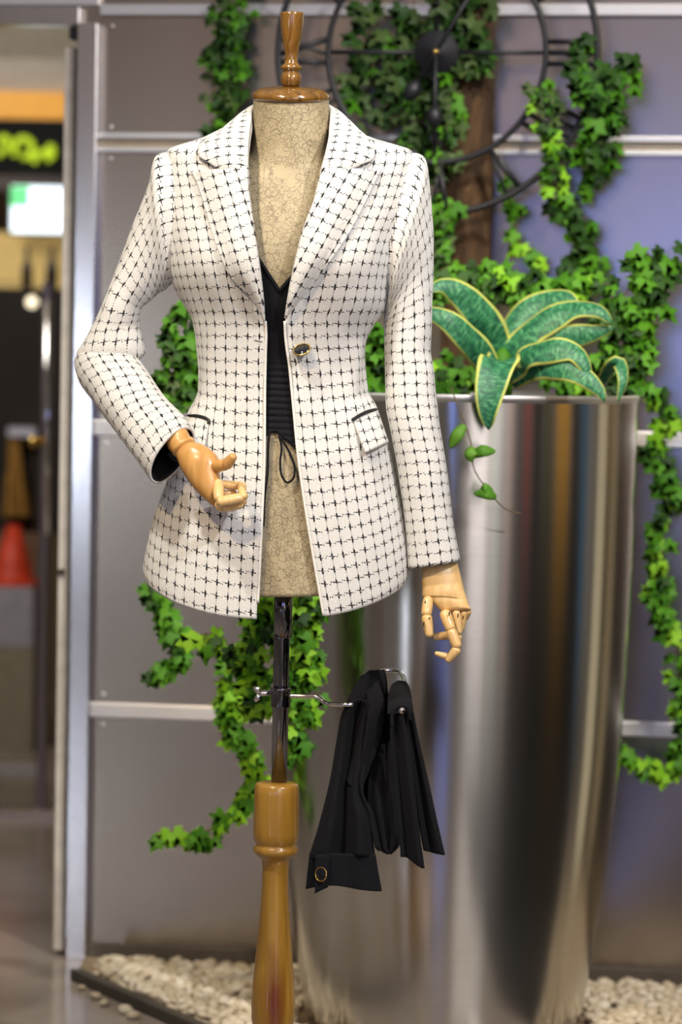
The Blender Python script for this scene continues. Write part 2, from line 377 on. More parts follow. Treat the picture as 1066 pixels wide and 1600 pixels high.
for i, (z, h) in enumerate(rails + [(2.26, .0135)]):
    if i == 1:   # two slim rails with a warm groove between them
        MB().wbox(sL, sR, z-h, z-h*.42, -.012, .012).build('rail', RAIL, wall, bevel=.0015)
        MB().wbox(sL, sR, z+h*.36, z+h, -.012, .012).build('rail', RAIL, wall, bevel=.0015)
        MB().wbox(sL, sR, z-h*.42, z+h*.36, -.012, .001).build('groove', BRASSY, wall)
        MB().wbox(sL, sR, z-h*.08, z+h*.02, .001, .006).build('rail_lip', RAIL, wall)
    else:
        o = MB()
        n = 3 if h > .012 else 1
        for q in range(n):
            a = z - h + 2*h*q/n; o.wbox(sL, sR, a+.001, a+2*h/n-.001, -.012, .011)
        o.wbox(sL, sR, z-h, z+h, -.012, .008)
        o.build('rail', RAIL, wall, bevel=.0008)
tag(MB().wbox(sL, sR, 0, .03, 0, .012).build('shade_strip_back', plain('base_shade', (.09, .07, .05), .7), bevel=.002), kind='structure')  # dark strip stands in for the shade at the wall's foot

# doorway frame: bright jamb, dark gap, cream inner frame, header
door = MB()
sj0 = ws(W(122, 300)); 
jamb = MB().wbox(ws(W(123, 300)), sL, 0.0, wz(140, 38), -.03, .03).build('door_1', JAMB, bevel=.002); tag(jamb, kind='structure')
MB().wbox(ws(W(123,300))-.9, ws(W(128, 60)), wz(60, 40), wz(60, 12), -.04, .02).build('header', JAMB, jamb, bevel=.002)
MB().wbox(ws(W(128, 60)), sL, wz(140, 38), wz(60, 10), -.04, -.002).build('infill_panel', PANEL, jamb)
MB().wbox(ws(W(123,300))-.9, sL, wz(60, 10), wz(60, 10)+.02, -.04, .016).build('header_lip', RAIL, jamb, bevel=.002)
MB().wbox(ws(W(123,300))-.9, sL, wz(60,10)+.02, 2.75, -.08, 0).build('lintel_panel', PANEL, jamb)
MB().wbox(ws(W(114, 300)), ws(W(123, 300)), 0.0, wz(60, 44), -.06, -.02).build('gasket', plain('gasket', (.02, .02, .018), .7), jamb)
MB().wbox(ws(W(98, 300))+.001, ws(W(114, 300)), 0.012, wz(105, 74), -.05, .004).build('inner_frame', CREAM, jamb, bevel=.0015)
MB().wbox(ws(W(110, 60)), ws(W(122, 60)), wz(110, 62), wz(110, 42), -.03, .012).build('closer_block', IRON, jamb, bevel=.002)
lathe('hinge_pin', [(.0001, .012), (.006, .010), (.006, 0)], W(97, 893, .004), DARKSLOT, jamb, 12, WN)
MB().wbox(ws(W(123,300))-1.5, ws(W(123,300))-.9, 0, 2.75, -.08, .02).build('side_panel', PANEL, jamb)
lathe('floor_pivot', [(.03, 0), (.03, .008), (.018, .014), (.0001, .016)], W(112, 1526, .03)*1 , DCHROME, jamb, 20)

# far room beyond the doorway
def slab(name, px0, py0, px1, py1, Y, th, mat, parent=None, bevel=.0):
    a = at(px0, py1, Y); b = at(px1, py0, Y); return MB().abox((a.x, Y, a.z), (b.x, Y+th, b.z)).build(name, mat, parent, bevel=bevel)
FARY = 9.4
far = MB().abox((-4.2, FARY+.25, 0), (-.2, FARY+.35, 3.0)).build('wall_far', plain('far_wall', (.22, .16, .10), .8)); tag(far, kind='structure')
fr = MB().abox((-.35, 5.75, 0), (-.27, FARY+.25, 3.0)).build('wall_divider', plain('divider', (.10, .085, .07), .8)); tag(fr, kind='structure')
fl2 = MB().abox((-3.6, 5.9, 0), (-3.5, FARY+.25, 3.0)).build('wall_left', plain('left_wall', (.25, .21, .17), .8)); tag(fl2, kind='structure')
zc_ = at(50, 60, 8.3).z
cl = MB().abox((-3.6, 6.6, 2.55), (-.27, FARY+.3, 2.62)).build('ceiling', plain('ceiling_grey', (.42, .39, .35), .8)); tag(cl, kind='structure')
slab('trim_1', -400, 96, 260, 146, 9.0, .05, plain('pale_fascia', (.62, .58, .53), .7)).__setitem__('kind', 'structure')
slab('trim_2', -400, 40, 260, 95, 9.1, .05, plain('soffit_grey', (.45, .40, .34), .8)).__setitem__('kind', 'structure')
sb_ = slab('sign_band', -300, 147, 260, 190, 8.95, .06, plain('orange_band', (.85, .40, .04), .5, Emission_Color=(1, .45, .05, 1), Emission_Strength=.3)); tag(sb_, 'glowing orange band running above the black shop sign', 'sign band')
bs = slab('shop_sign', -300, 190, 260, 278, 8.9, .05, plain('black_board', (.006, .006, .010), .9)); tag(bs, 'black shop sign board carrying lime lettering seen through the doorway', 'sign')
LIME = emis('lime_letter', (.40, .55, .02), .75)
def stroke(pts, r, mat, par, Y=8.87, name='letter'):
    P = crom([tuple(at(x, y, Y)) for x, y in pts], 18); return MB().tube([Vector(p) for p in P], r, 8).build(name, mat, par, smooth=True)
stroke([(-6, 222), (6, 214), (14, 222), (8, 232), (-4, 244)], .009, LIME, bs)
stroke([(22, 244), (26, 222), (38, 216), (50, 226), (46, 242), (34, 246)], .010, LIME, bs)
stroke([(52, 255), (60, 240), (72, 238), (80, 228), (82, 242), (72, 250)], .010, LIME, bs)
cb = slab('display_cabinet', -300, 278, 260, 292, 8.8, .3, plain('dark_shelf', (.05, .03, .02), .5)); tag(cb, 'dark cabinet shelf running under the black shop sign', 'shelf')
scn = slab('light_box', 17, 292, 101, 362, 8.7, .05, emis('screen_white', (.80, .92, 1.0), 1.5)); tag(scn, 'bright white and green glowing screen below the black shop sign', 'screen')
slab('green_corner', 17, 292, 45, 322, 8.69, .005, emis('screen_green', (.12, .62, .22), .9), scn)
slab('backing_frame', 13, 288, 105, 366, 8.755, .03, IRON, scn)
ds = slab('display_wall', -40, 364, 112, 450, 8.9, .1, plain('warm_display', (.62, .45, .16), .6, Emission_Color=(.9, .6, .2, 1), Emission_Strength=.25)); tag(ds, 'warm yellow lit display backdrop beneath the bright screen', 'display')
dk = slab('display_counter', -60, 452, 122, 830, 8.5, .3, plain('dark_slab', (.015, .010, .008), .8)); tag(dk, 'tall dark counter front beneath the yellow display backdrop', 'counter')
for i, (a, b, c, d, lab) in enumerate([(28, 388, 44, 455, 'dark bottle shape on the counter, left of two'), (66, 388, 84, 455, 'dark bottle shape on the counter, right of two')]):
    q = at((a+c)/2, 452, 8.5) + Vector((0, .1, 0)); hh = at(0, b, 8.62).z - at(0, d, 8.62).z; r = at(c, 400, 8.62).x - at(a, 400, 8.62).x
    tag(lathe('bottle', [(r*.5, 0), (r*.55, hh*.5), (r*.22, hh*.75), (r*.22, hh)], q, plain('dark_bottle', (.03, .02, .02), .3), None, 16), lab, 'bottle', 'bottles on the far counter')
lb = lathe('globe_lamp', [(.0001, -.018), (.013, -.013), (.018, 0), (.013, .013), (.0001, .018)], at(50, 472, 8.49), emis('globe', (1, .85, .6), 1.5), dk, 16)
def drape(name, L, R, Y, th, mat, parent=None, fold=.01, nf=3, nr=24, nc=14):
    Lp = crom(L, nr); Rp = crom(R, nr); G = []
    for i in range(nr):
        row = []
        for j in range(nc):
            t = j/(nc-1); px = Lp[i][0]*(1-t)+Rp[i][0]*t; py = Lp[i][1]*(1-t)+Rp[i][1]*t
            row.append(at(px, py, Y + fold*math.sin(t*nf*2*PI + i*.08)))
        G.append(row)
    o = link(name, gridmesh(name, G), mat, parent); solid(o, th); return o
yc = drape('hanging_cloth', [(17, 676), (12, 730), (6, 808)], [(28, 676), (34, 730), (46, 808)], 8.45, .01, plain('mustard', (.36, .18, .03), .7)); tag(yc, 'mustard cloth hanging beside the glass door post', 'cloth')
cone_b = at(14, 918, 8.3) + Vector((0, .1, 0)); cz = at(14, 820, 8.4).z - cone_b.z
cn = lathe('safety_cone', [(.085, 0), (.085, .012), (.060, .014), (.055, cz*.3), (.02, cz)], cone_b, plain('cone_red', (.75, .06, .02), .5), None, 24); tag(cn, 'bright red cone standing behind the glass door', 'cone')
pl = at(14, 1015, 8.3); 
pb = slab('plinth', -60, 918, 52, 1010, 8.3, .3, plain('plinth_pale', (.40, .37, .42), .5)); tag(pb, 'pale lilac plinth under the red cone beyond the door', 'plinth')
pb2 = MB().abox((at(-60, 1010, 8.3).x, 8.3, 0), (at(52, 1010, 8.3).x, 8.6, at(0, 1010, 8.3).z)).build('lower_block', plain('plinth_tan', (.30, .26, .18), .6), pb)

# glass door leaf with chrome post, standing open inside
DY = 7.12
g = empty('glass_door', at(40, 1290, DY), 'glass door with dark metal stile, bright pull handle and brass bottom rails', 'door')
BRZ = steel('bronze_frame', (.22, .18, .15), .25, 0, (10, 10, 10))
def gbox(name, px0, py0, px1, py1, Y0_, Y1_, mat): 
    a = at(px0, py1, Y0_); b = at(px1, py0, Y0_); return MB().abox((a.x, Y0_, a.z), (b.x, Y1_, b.z)).build(name, mat, g, bevel=.002)
gbox('stile', 56, 440, 80, 1288, DY, DY+.04, BRZ)
gbox('bottom_rail', -300, 1268, 88, 1290, DY-.01, DY+.05, steel('brass_rail', (.45, .36, .28), .3))
gbox('lower_rail', -300, 1194, 58, 1208, DY, DY+.04, steel('brass_rail2', (.42, .38, .28), .3))
gbox('kick_sill', -300, 1290, 90, 1302, DY-.03, DY+.07, plain('sill', (.10, .07, .05), .5))
pA = at(75, 470, DY-.05); pB = at(75, 835, DY-.05)
MB().tube([pB, pA], .011, 12).build('pull_handle', CHROME, g, smooth=True)
MB().tube([at(75, 690, DY-.05), at(70, 690, DY)], .014, 12).build('handle_mount', GOLD, g, smooth=True)
MB().tube([at(50, 690, DY-.05), at(62, 690, DY)], .014, 12).build('handle_mount', GOLD, g, smooth=True)
gl = NT('glass'); gl.set(Base_Color=(.92, .95, .95, 1), Roughness=.03, Transmission_Weight=1.0, IOR=1.02); gl = gl.m
gbox('pane', -300, 440, 56, 1268, DY+.015, DY+.022, gl)
pa = at(15, 680, 7.6); cs = slab('wall_bracket', 12, 668, 55, 682, 8.42, .08, RAIL)
tag(cs, 'short pale horizontal bar behind the glass door handle', 'bracket')

# rear wall plus unseen coloured slabs added for stripes in the planter's reflection
rear = MB().abox((-7, -5.2, 0), (7, -5.1, 3.6)).build('wall_rear', plain('rear_wall', (.40, .30, .22), .8)); tag(rear, kind='structure')
POTC = at(705, 900, 4.95); POTC.z = 0
def mirror_stripe(az, width, col, R=5.0, em=0, h=3.2):
    a = math.radians(az); c = POTC + Vector((math.sin(a), -math.cos(a), 0))*(9.9/math.cos(a) if az < 46 and az > -46 else R); t = Vector((math.cos(a), math.sin(a), 0)); nrm = Vector((math.sin(a), -math.cos(a), 0))
    R = (c-POTC).length; hw = math.radians(width)/2*R; z = Vector((0, 0, 1))
    m = plain('mirror_stripe_paint', col, .7, Emission_Color=(*col, 1), Emission_Strength=em) if em else plain('mirror_stripe_paint', col, .7)
    MB().box([c-t*hw, c+t*hw, c+t*hw+nrm*.12, c-t*hw+nrm*.12, c-t*hw+z*h, c+t*hw+z*h, c+t*hw+nrm*.12+z*h, c-t*hw+nrm*.12+z*h]).build('glow_stripe' if em else 'mirror_stripe', m, rear)  # added reflection stripe; the emissive ones glow without being lamps
for az, w_, col, em in [(-70, 14, (.30, .26, .20), 0), (-48, 10, (.55, .50, .45), 0), (-31, 10, (.10, .09, .09), 0), (-15, 9, (.62, .58, .60), .5), (-2, 8, (.10, .10, .10), 0),
                        (12, 12, (1.0, .92, .93), 1.3), (23, 6, (.62, .72, .60), .4), (31, 7, (.95, .62, .52), .45), (38, 5, (.25, .18, .16), 0), (43.5, 4, (.62, .07, .05), .45), (49, 5, (.10, .08, .06), 0), (56, 6, (.32, .34, .18), .15), (67, 10, (.90, .46, .08), .5),
                        (77, 5, (.10, .08, .05), 0), (83.5, 6, (.05, .15, .25), .4)]:
    if abs(az) < 100: mirror_stripe(az, w_, col, 5.0 if abs(az) < 75 else 4.6, em)

for az in range(38, 125, 12):
    a = math.radians(az); c = POTC + Vector((math.sin(a), -math.cos(a), 0))*3.0; t_ = Vector((math.cos(a), math.sin(a), 0))*.34; n_ = Vector((math.sin(a), -math.cos(a), 0))*.3; z = Vector((0, 0, .85))
    if wallY(c.x) - c.y > .4: MB().box([c-t_, c+t_, c+t_+n_, c-t_+n_, c-t_+z, c+t_+z, c+t_+n_+z, c-t_+n_+z]).build('dark_slab', plain('mirror_dark', (.02, .017, .013), .7), rear)  # unseen dark boxes added to darken the planter's reflection low on the right
MB().abox((1.42, 4.93, 0), (1.58, 5.08, 2.4)).build('cream_mirror_post', plain('cream_mirror_post', (.95, .86, .62), .6, Emission_Color=(.95, .82, .55, 1), Emission_Strength=.35), rear)  # unseen glowing post, added as a cream stripe in the planter's reflection
MB().abox((.42, 1.6, 0), (3.4, 4.735, .006)).build('mat', plain('dark_mirror_patch', (.02, .018, .015), .9), fl)  # unseen dark sheet added so the planter mirrors a darker floor
# ------------------------------------------------------------------ gravel bed and edging
g0 = ground(118, 1531); g1 = ground(285, 1606); ed = (g1-g0).normalized(); g2 = g1 + ed*.9
eb = MB(); nrm = Vector((-ed.y, ed.x, 0)) * -.009
def strip(m, a, b, w, z0, z1):
    d = (b-a).normalized(); n = Vector((-d.y, d.x, 0))*w
    m.box([a-n+Vector((0,0,z0)), b-n+Vector((0,0,z0)), b+n+Vector((0,0,z0)), a+n+Vector((0,0,z0)), a-n+Vector((0,0,z1)), b-n+Vector((0,0,z1)), b+n+Vector((0,0,z1)), a+n+Vector((0,0,z1))]); return m
edg = strip(MB(), g0, g2, .012, 0, .022).build('edging_strip', plain('edging', (.05, .04, .03), .6), bevel=.003); tag(edg, 'dark edging strip running diagonally along the pale gravel bed', 'edging')
gb = empty('gravel_bed', (.2, 5.1, 0), 'bed of cream pebbles around the steel planter at the wall foot', 'gravel')
def inside(p, m=.02):
    d = (Vector((p[0], p[1], 0)) - Vector((g0.x, g0.y, 0))); side = ed.x*d.y - ed.y*d.x
    return side > m and p[1] < wallY(p[0]) - .075 and p[0] < 1.3 and p[0] > g0.x + .035 and p[1] > 4.75
bedv = [Vector((g0.x, wallY(g0.x)-.014, .004)), Vector((1.35, wallY(1.35)-.014, .004)), Vector((1.35, 4.75, .004)), Vector((g0.x+(4.75-g0.y)*ed.x/ed.y, 4.75, .004)), Vector((g0.x, g0.y, .004))]
link('bed_soil', mesh('bed_soil', bedv + [v - Vector((0,0,.003)) for v in bedv], [(0, 4, 3, 2, 1), (5, 6, 7, 8, 9)]), plain('sand', (.28, .20, .12), .9), gb, False)
peb = []
for i in range(6):
    bm = bmesh.new(); bmesh.ops.create_icosphere(bm, subdivisions=2 if i < 6 else 1, radius=1)
    for v in bm.verts:
        n_ = noise.noise(v.co*1.3 + Vector((i*7.3, 0, 0))); v.co *= 1 + .35*n_; v.co.z *= .62; v.co.x *= 1.15
    me = bpy.data.meshes.new('pebble'); bm.to_mesh(me); bm.free(); me.materials.append(STONE); me.polygons.foreach_set('use_smooth', [True]*len(me.polygons)); peb.append(me)
def proj(p):
    v = Vector(p) - OC; z = v.dot(fw); return CX + F*v.dot(rt)/z, CY - F*v.dot(up)/z
cand = []
y = 4.3
for layer in range(2):
    y = 4.3
    while y < 5.6:
        x = -.75
        while x < 1.3:
            p = Vector((x + RNG.uniform(-.011, .011), y + RNG.uniform(-.010, .010), .007 + layer*.010 + RNG.uniform(0, .003)))
            if inside(p, .030) and (Vector((p.x, p.y, 0))-POTC).length > .262:
                cand.append(p)
            x += .021
        y += .019
vis = []; rest = []
for p in cand:
    q = proj(p); inb = (170 < q[0] < 392 or 905 < q[0] < 1075 or 456 < q[0] < 475) and q[1] < 1606
    (vis if inb and p.z > .0165 else rest).append(p)
RNG.shuffle(vis)
for p in vis[:300]:
    o = bpy.data.objects.new('pebble', RNG.choice(peb)); COL.objects.link(o); o.parent = gb; o.location = p - gb.location
    s_ = RNG.uniform(.0080, .0135); o.scale = (s_*RNG.uniform(.9, 1.25), s_, s_); o.rotation_euler = (RNG.uniform(-.5, .5), RNG.uniform(-.5, .5), RNG.uniform(0, 6.3))
m = MB(); lowp = bmesh.new(); bmesh.ops.create_icosphere(lowp, subdivisions=1, radius=1); LV = [v.co.copy() for v in lowp.verts]; LFc = [tuple(v.index for v in f.verts) for f in lowp.faces]; lowp.free()
for p in vis[300:] + rest:
    s_ = RNG.uniform(.009, .012); a = RNG.uniform(0, 6); ca, sa = math.cos(a), math.sin(a)
    m.add([p + Vector(((v.x*ca-v.y*sa)*s_*1.2, (v.x*sa+v.y*ca)*s_*.95, v.z*s_*.7)) for v in LV], LFc)
tag(m.build('pebble_layer', STONE, gb, smooth=True), kind='stuff')
for i, (px, py, lab) in enumerate([(150, 1561, 'stray pebble on the floor left of the dark edging, nearest the door frame'), (163, 1572, 'stray pebble outside the edging, second from the door frame'), (196, 1583, 'larger stray pebble on the polished floor below the edging'), (208, 1592, 'stray cream pebble lowest in the frame outside the edging'), (128, 1548, 'tiny stray pebble beside the door pivot')]):
    o = bpy.data.objects.new('pebble', peb[i % 6]); COL.objects.link(o); o.location = ground(px, py) + Vector((0, 0, .007)); s_ = (.010, .009, .014, .012, .007)[i]; o.scale = (s_,)*3; o.rotation_euler = (0, 0, i*1.3)
    tag(o, lab, 'pebble', 'stray pebbles outside the edging')

# ------------------------------------------------------------------ planter
PX = POTC.x; PY = 4.95
pot = empty('planter', (PX, PY, 0), 'tall tapered brushed steel planter standing on the gravel against the wall', 'planter')
mpp = PY/F
potprof = pchip([(0, .232), (.02, .240), (.15, .262), (.30, .284), (.50, .303), (.75, .313), (1.0, .317), (1.2, .318)])
zr = at(705, 619, PY-.318).z
prof = [(potprof(z), z) for z in np.linspace(0.012, zr, 40)]
lathe('shell', prof, Vector((PX, PY, 0)), POTSTEEL, pot, 128, cap=False)
solid(COL.objects[-1], .003, 1) if False else None
rr = potprof(zr)
lathe('rim', [(rr-.004, zr-.02), (rr+.0015, zr-.006), (rr+.003, zr), (rr+.001, zr+.003), (rr-.010, zr+.003), (rr-.012, zr-.05), (rr-.006, zr-.05)], Vector((PX, PY, 0)), RAIL, pot, 128, cap=False)
lathe('soil', [(rr-.012, zr-.045), (rr*.6, zr-.03), (.001, zr-.02)], Vector((PX, PY, 0)), SOIL, pot, 48, cap=False)
lathe('foot', [(.225, 0), (.233, .002), (.233, .014)], Vector((PX, PY, 0)), DCHROME, pot, 96)

# ------------------------------------------------------------------ trunk and clock
tb = W(729, 300, .056); tk = MB(); G = []; NZ = 90; NA = 36
for i in range(NZ):
    z = 2.5*i/(NZ-1); row = []
    for k in range(NA):
        a = 2*PI*k/NA; n_ = noise.noise(Vector((math.cos(a)*1.6, math.sin(a)*1.6, z*3))) + .5*noise.noise(Vector((math.cos(a)*4, math.sin(a)*4, z*9)))
        r = .045*(1+.10*n_) + .002*math.sin(z*5)
        row.append(Vector((tb.x + WX.x*r*math.cos(a) + WN.x*r*.9*math.sin(a), tb.y + WX.y*r*math.cos(a) + WN.y*r*.9*math.sin(a), z)))
    G.append(row)
tr = link('tree_trunk', fixn(gridmesh('tree_trunk', G, closed=True, caps=True)), BARK); tag(tr, 'brown rough-barked tree trunk standing behind the planter against the wall', 'trunk')
CO = .150; cc = W(682.5, 82, CO); ppm = F/cc.y; RO = 249/ppm; RI = 170/ppm
clock = empty('wall_clock', cc, 'large black iron skeleton clock with roman numerals in front of the trunk', 'clock')
def cpt(r, ang, off=0): # ang clockwise from 12
    return cc + WX*(r*math.sin(ang)) + Vector((0, 0, 1))*(r*math.cos(ang)) + WN*off
for nm, r, th in (('outer_ring', RO, .0062), ('inner_ring', RI, .0056)):
    P = [cpt(r, 2*PI*k/96) for k in range(97)]; MB().tube(P, th, 8).build(nm, IRON, clock, smooth=True)
for k in range(4): MB().tube([cpt(.02, k*PI/2), cpt(RI, k*PI/2)], .0042, 8).build('spoke', IRON, clock, smooth=True)
lathe('hub', [(.0001, -.006), (34/ppm, -.006), (35/ppm, 0), (33/ppm, .006), (.012, .007), (.010, .012), (.0001, .013)], cc, IRON, clock, 40, WN)
lathe('hub_pin', [(.0001, .017), (.005, .016), (.006, .012)], cc, GOLD, clock, 12, WN)
NUM = ['XII', 'I', 'II', 'III', 'IIII', 'V', 'VI', 'VII', 'VIII', 'IX', 'X', 'XI']
def bar(p, q, w): return tube_geo([p, q], w, 6)
for k, s_ in enumerate(NUM):
    ang = k*PI/6; wid = {'I': .020, 'V': .036, 'X': .036}; tot = sum(wid[c] for c in s_); x = -tot/2; m = MB()
    ra, rb = RI+.002, RO-.002
    def lp(x_, rad): return cpt(rad, ang) + (WX*math.cos(ang) - Vector((0, 0, 1))*math.sin(ang))*x_
    for c in s_:
        w_ = wid[c]
        if c == 'I': m.add(*bar(lp(x+w_/2, ra), lp(x+w_/2, rb), .0050))
        elif c == 'V': m.add(*bar(lp(x+.004, rb), lp(x+w_/2, ra), .0055)); m.add(*bar(lp(x+w_-.004, rb), lp(x+w_/2, ra), .0035))
        else: m.add(*bar(lp(x+.004, rb), lp(x+w_-.004, ra), .0055)); m.add(*bar(lp(x+w_-.004, rb), lp(x+.004, ra), .0035))
        x += w_
    m.build('numeral', IRON, clock, smooth=True)
def hand_(ang, L, bulb, tail, name):
    m = MB(); m.tube([cpt(-tail, ang, .012), cpt(L, ang, .012)], .0038, 8); 
    P = [cpt(bulb-.022, ang, .012), cpt(bulb-.012, ang, .012), cpt(bulb, ang, .012), cpt(bulb+.012, ang, .012), cpt(bulb+.022, ang, .012)]
    m.tube(P, [.003, .012, .016, .012, .003], 12, flat=1.0); return m.build(name, IRON, clock, smooth=True)
hand_(PI, .165, .118, .0, 'hour_hand'); hand_(PI+.53, .085, .082, .20, 'minute_hand')

# ------------------------------------------------------------------ ivy
def ivy_shape(v):
    H_ = [(.0, .10), (.20, -.06), (.46, .02), (.34, .26), (.60, .52), (.28, .56), (.0, 1.05)] if v % 2 == 0 else [(.0, .08), (.24, -.10), (.50, .10), (.38, .30), (.52, .62), (.24, .64), (.0, .98)]
    R = H_; L = [(-x, y) for x, y in H_[1:-1]][::-1]; B = R + L; V = []
    for x, y in B: V.append(Vector((x, y, -.18*abs(x) - .10*(y-.4)**2 + .03*math.sin(9*x+v))))
    mid = [Vector((0, .3, .05)), Vector((0, .65, .045))]; n = len(B); V += mid; Fs = []
    for i in range(n):
        j = (i+1) % n; ym = (B[i][1]+B[j][1])/2; c = n if ym < .5 else n+1
        Fs.append((c, i, j))
    # join the two centres
    a = [i for i in range(n) if B[i][1] >= .5 or True]
    Fs2 = []
    for i in range(n):
        j = (i+1) % n
        c1 = n if (B[i][1]+B[j][1])/2 < .5 else n+1; k2 = (j+1) % n; c2 = n if (B[j][1]+B[k2][1])/2 < .5 else n+1
        if c1 != c2: Fs2.append((n, n+1, j))
    return V, Fs + Fs2
LM = {}
for mn, mat in (('d', LF_DARK), ('m', LF_MID), ('l', LF_LIME), ('g', LF_GREY)):
    for v in range(2):
        V, Fs = ivy_shape(v); me = mesh('leaf', V, Fs); me.materials.append(mat); me.polygons.foreach_set('use_smooth', [True]*len(me.polygons)); LM[mn+str(v)] = me
def add_leaf(root, p, size, tone, spread=.6, droop=0):
    o = bpy.data.objects.new('leaf', LM[tone + RNG.choice('01')]); COL.objects.link(o); o.parent = root; o.location = p - root.location
    # leaf normal roughly toward the viewer side, tip hanging down or outwards
    nz = Vector((RNG.uniform(-spread, spread), -1, RNG.uniform(-.1, .9))).normalized()
    tip = Vector((RNG.uniform(-.9, .9), RNG.uniform(-.3, .2), -1 + RNG.uniform(0, .8) - droop)); tip = (tip - nz*tip.dot(nz)).normalized()
    x = tip.cross(nz).normalized(); M = Matrix((x, tip, nz)).transposed(); o.rotation_euler = M.to_euler(); o.scale = (size, size, size); return o
def vine(label, paths, depth, n, size, tones, width, spread=.6, group=None, cat='ivy', name='ivy_vine', stem=True, off=.03):
    """paths: list of pixel polylines; depth(px,py)->world point maker; width: px half-spread round the stem"""
    P0 = depth(*paths[0][0]); root = empty(name, P0, label, cat, group)
    tot = sum(sum(math.dist(a, b) for a, b in zip(p[:-1], p[1:])) for p in paths); mst = MB()
    for pth in paths:
        Lp = sum(math.dist(a, b) for a, b in zip(pth[:-1], pth[1:])); C = crom(pth, max(8, int(Lp/8)))
        pts = [depth(x, y) for x, y in C]; mst.tube(pts, .0016, 5)
        for k in range(int(round(n*Lp/tot))):
            c = C[RNG.randrange(len(C))]; w_ = width*RNG.uniform(.15, 1); a = RNG.uniform(0, 6.283)
            q = (c[0] + w_*math.cos(a), c[1] + w_*math.sin(a)*.8)
            p = depth(*q) + Vector((0, -RNG.uniform(0, off), 0)); add_leaf(root, p, size*RNG.uniform(.7, 1.25), RNG.choice(tones), spread)
            if RNG.random() < .6: mst.tube([depth(*c), (depth(*c)+p)/2 + Vector((0, -.004, .003)), p], .0007, 3, cap=False)
    if stem: mst.build('stem', STEM, root, smooth=True)
    return root
def Dw(off): return lambda x, y: W(x, y, off)
def Dy(Y): return lambda x, y: at(x, y, Y)
def potY(px, extra=.02):
    d = (px-705)/286.0; return PY - .318*math.sqrt(max(0, 1-d*d)) - extra if abs(d) < 1 else PY
def Dpot(extra=.03, edge=4.86): return lambda x, y: at(x, y, min(potY(x, extra), edge))

vine('ivy vine hanging down the wall above the left shoulder', [[(362, -30), (360, 60), (352, 130), (345, 195)], [(385, -20), (372, 50), (366, 120), (370, 185)], [(350, 10), (335, 90), (332, 150)]], Dw(.05), 95, .030, 'dddmmg', 22, .8)
vine('dense dark ivy climbing left of the clock hub', [[(600, -20), (575, 60), (590, 120), (620, 190)], [(650, -20), (640, 60), (640, 130), (660, 220)], [(610, 40), (650, 120), (690, 200)], [(560, 110), (545, 170), (560, 220)]], Dw(.09), 112, .036, 'ddggm', 34, .8)
vine('ivy climbing over the trunk above the clock hub', [[(740, -20), (750, 50), (740, 100)], [(700, -20), (690, 30), (700, 60)]], Dw(.115), 44, .038, 'ddgg', 26, .8)
vine('ivy clinging to the trunk beneath the clock hub', [[(680, 130), (690, 180), (698, 240)], [(735, 95), (710, 130), (700, 200)], [(670, 240), (685, 280)]], Dw(.115), 50, .034, 'dggm', 22, .8)
vine('ivy strand running down beside the right sleeve shoulder', [[(690, 280), (690, 340), (686, 400), (692, 430)], [(680, 330), (686, 400)]], Dw(.13), 44, .032, 'dmmg', 16, .8)
vine('ivy vine draped over the right rim of the clock', [[(925, 55), (915, 120), (940, 170), (925, 230)], [(975, 95), (960, 150), (930, 200)], [(905, 105), (925, 150)]], Dw(.16), 76, .038, 'dddmm', 24, .8)
vine('bright ivy sprig crossing the lower right of the clock', [[(848, 130), (850, 155), (840, 185), (858, 215), (862, 260), (868, 305)], [(830, 145), (865, 145)]], Dw(.16), 48, .031, 'mmldg', 19, .8)
vine('thin ivy strand on the blue-lit panel right of the clock', [[(945, 210), (935, 260), (915, 290)]], Dw(.10), 20, .034, 'dmm', 15, .8)
vine('sparse thin ivy runner trailing under the clock', [[(785, 255), (792, 300), (800, 345), (815, 385), (855, 415)]], Dw(.08), 17, .031, 'mml', 12, .8)
vine('dark ivy clump rising above the variegated plant', [[(915, 335), (905, 370), (925, 405), (890, 430)], [(890, 400), (930, 430)], [(885, 310), (893, 345)]], Dw(.10), 46, .040, 'ddm', 22, .8)
vine('tall ivy mass at the right of the planter top', [[(1000, 390), (1010, 430), (1000, 490), (985, 560), (960, 610)], [(1040, 400), (990, 440), (960, 500)], [(1015, 470), (985, 540), (1010, 600)], [(960, 440), (950, 520), (970, 590)]], Dy(4.98), 165, .036, 'ddmmm', 26, .8)
vine('ivy carpet along the back of the planter', [[(690, 450), (740, 430), (800, 440), (860, 450), (920, 450)], [(700, 420), (770, 425), (840, 470)], [(680, 560), (720, 590), (700, 600)], [(860, 560), (900, 585), (870, 600)]], Dy(5.02), 160, .036, 'mmmld', 26, .7)
vine('ivy seen between the torso and the right sleeve', [[(588, 500), (585, 540), (590, 600)], [(560, 520), (575, 580), (560, 610)], [(600, 520), (640, 560), (700, 600)]], Dy(4.85), 70, .034, 'mmdm', 16, .8)
vine('long ivy vine hanging down the right edge of the frame', [[(1022, 610), (1050, 650), (1020, 690), (1030, 730), (1040, 770), (1028, 830), (1030, 890), (1030, 940), (1055, 990), (1060, 1050), (1062, 1130), (1062, 1190)], [(1040, 750), (1060, 780)]], Dw(.12), 120, .033, 'mmmld', 15, .8)
vine('short ivy tip curling beside the planter low on the right', [[(1062, 1180), (1030, 1200), (1000, 1185), (965, 1160)]], Dw(.10), 36, .032, 'mlm', 14, .8)
vine('ivy filling the gap inside the bent left arm', [[(285, 470), (265, 500), (275, 540), (262, 590), (275, 640)], [(310, 470), (300, 540), (300, 600), (290, 640)], [(270, 590), (305, 620)]], Dy(4.93), 80, .034, 'dmmg', 17, .8)
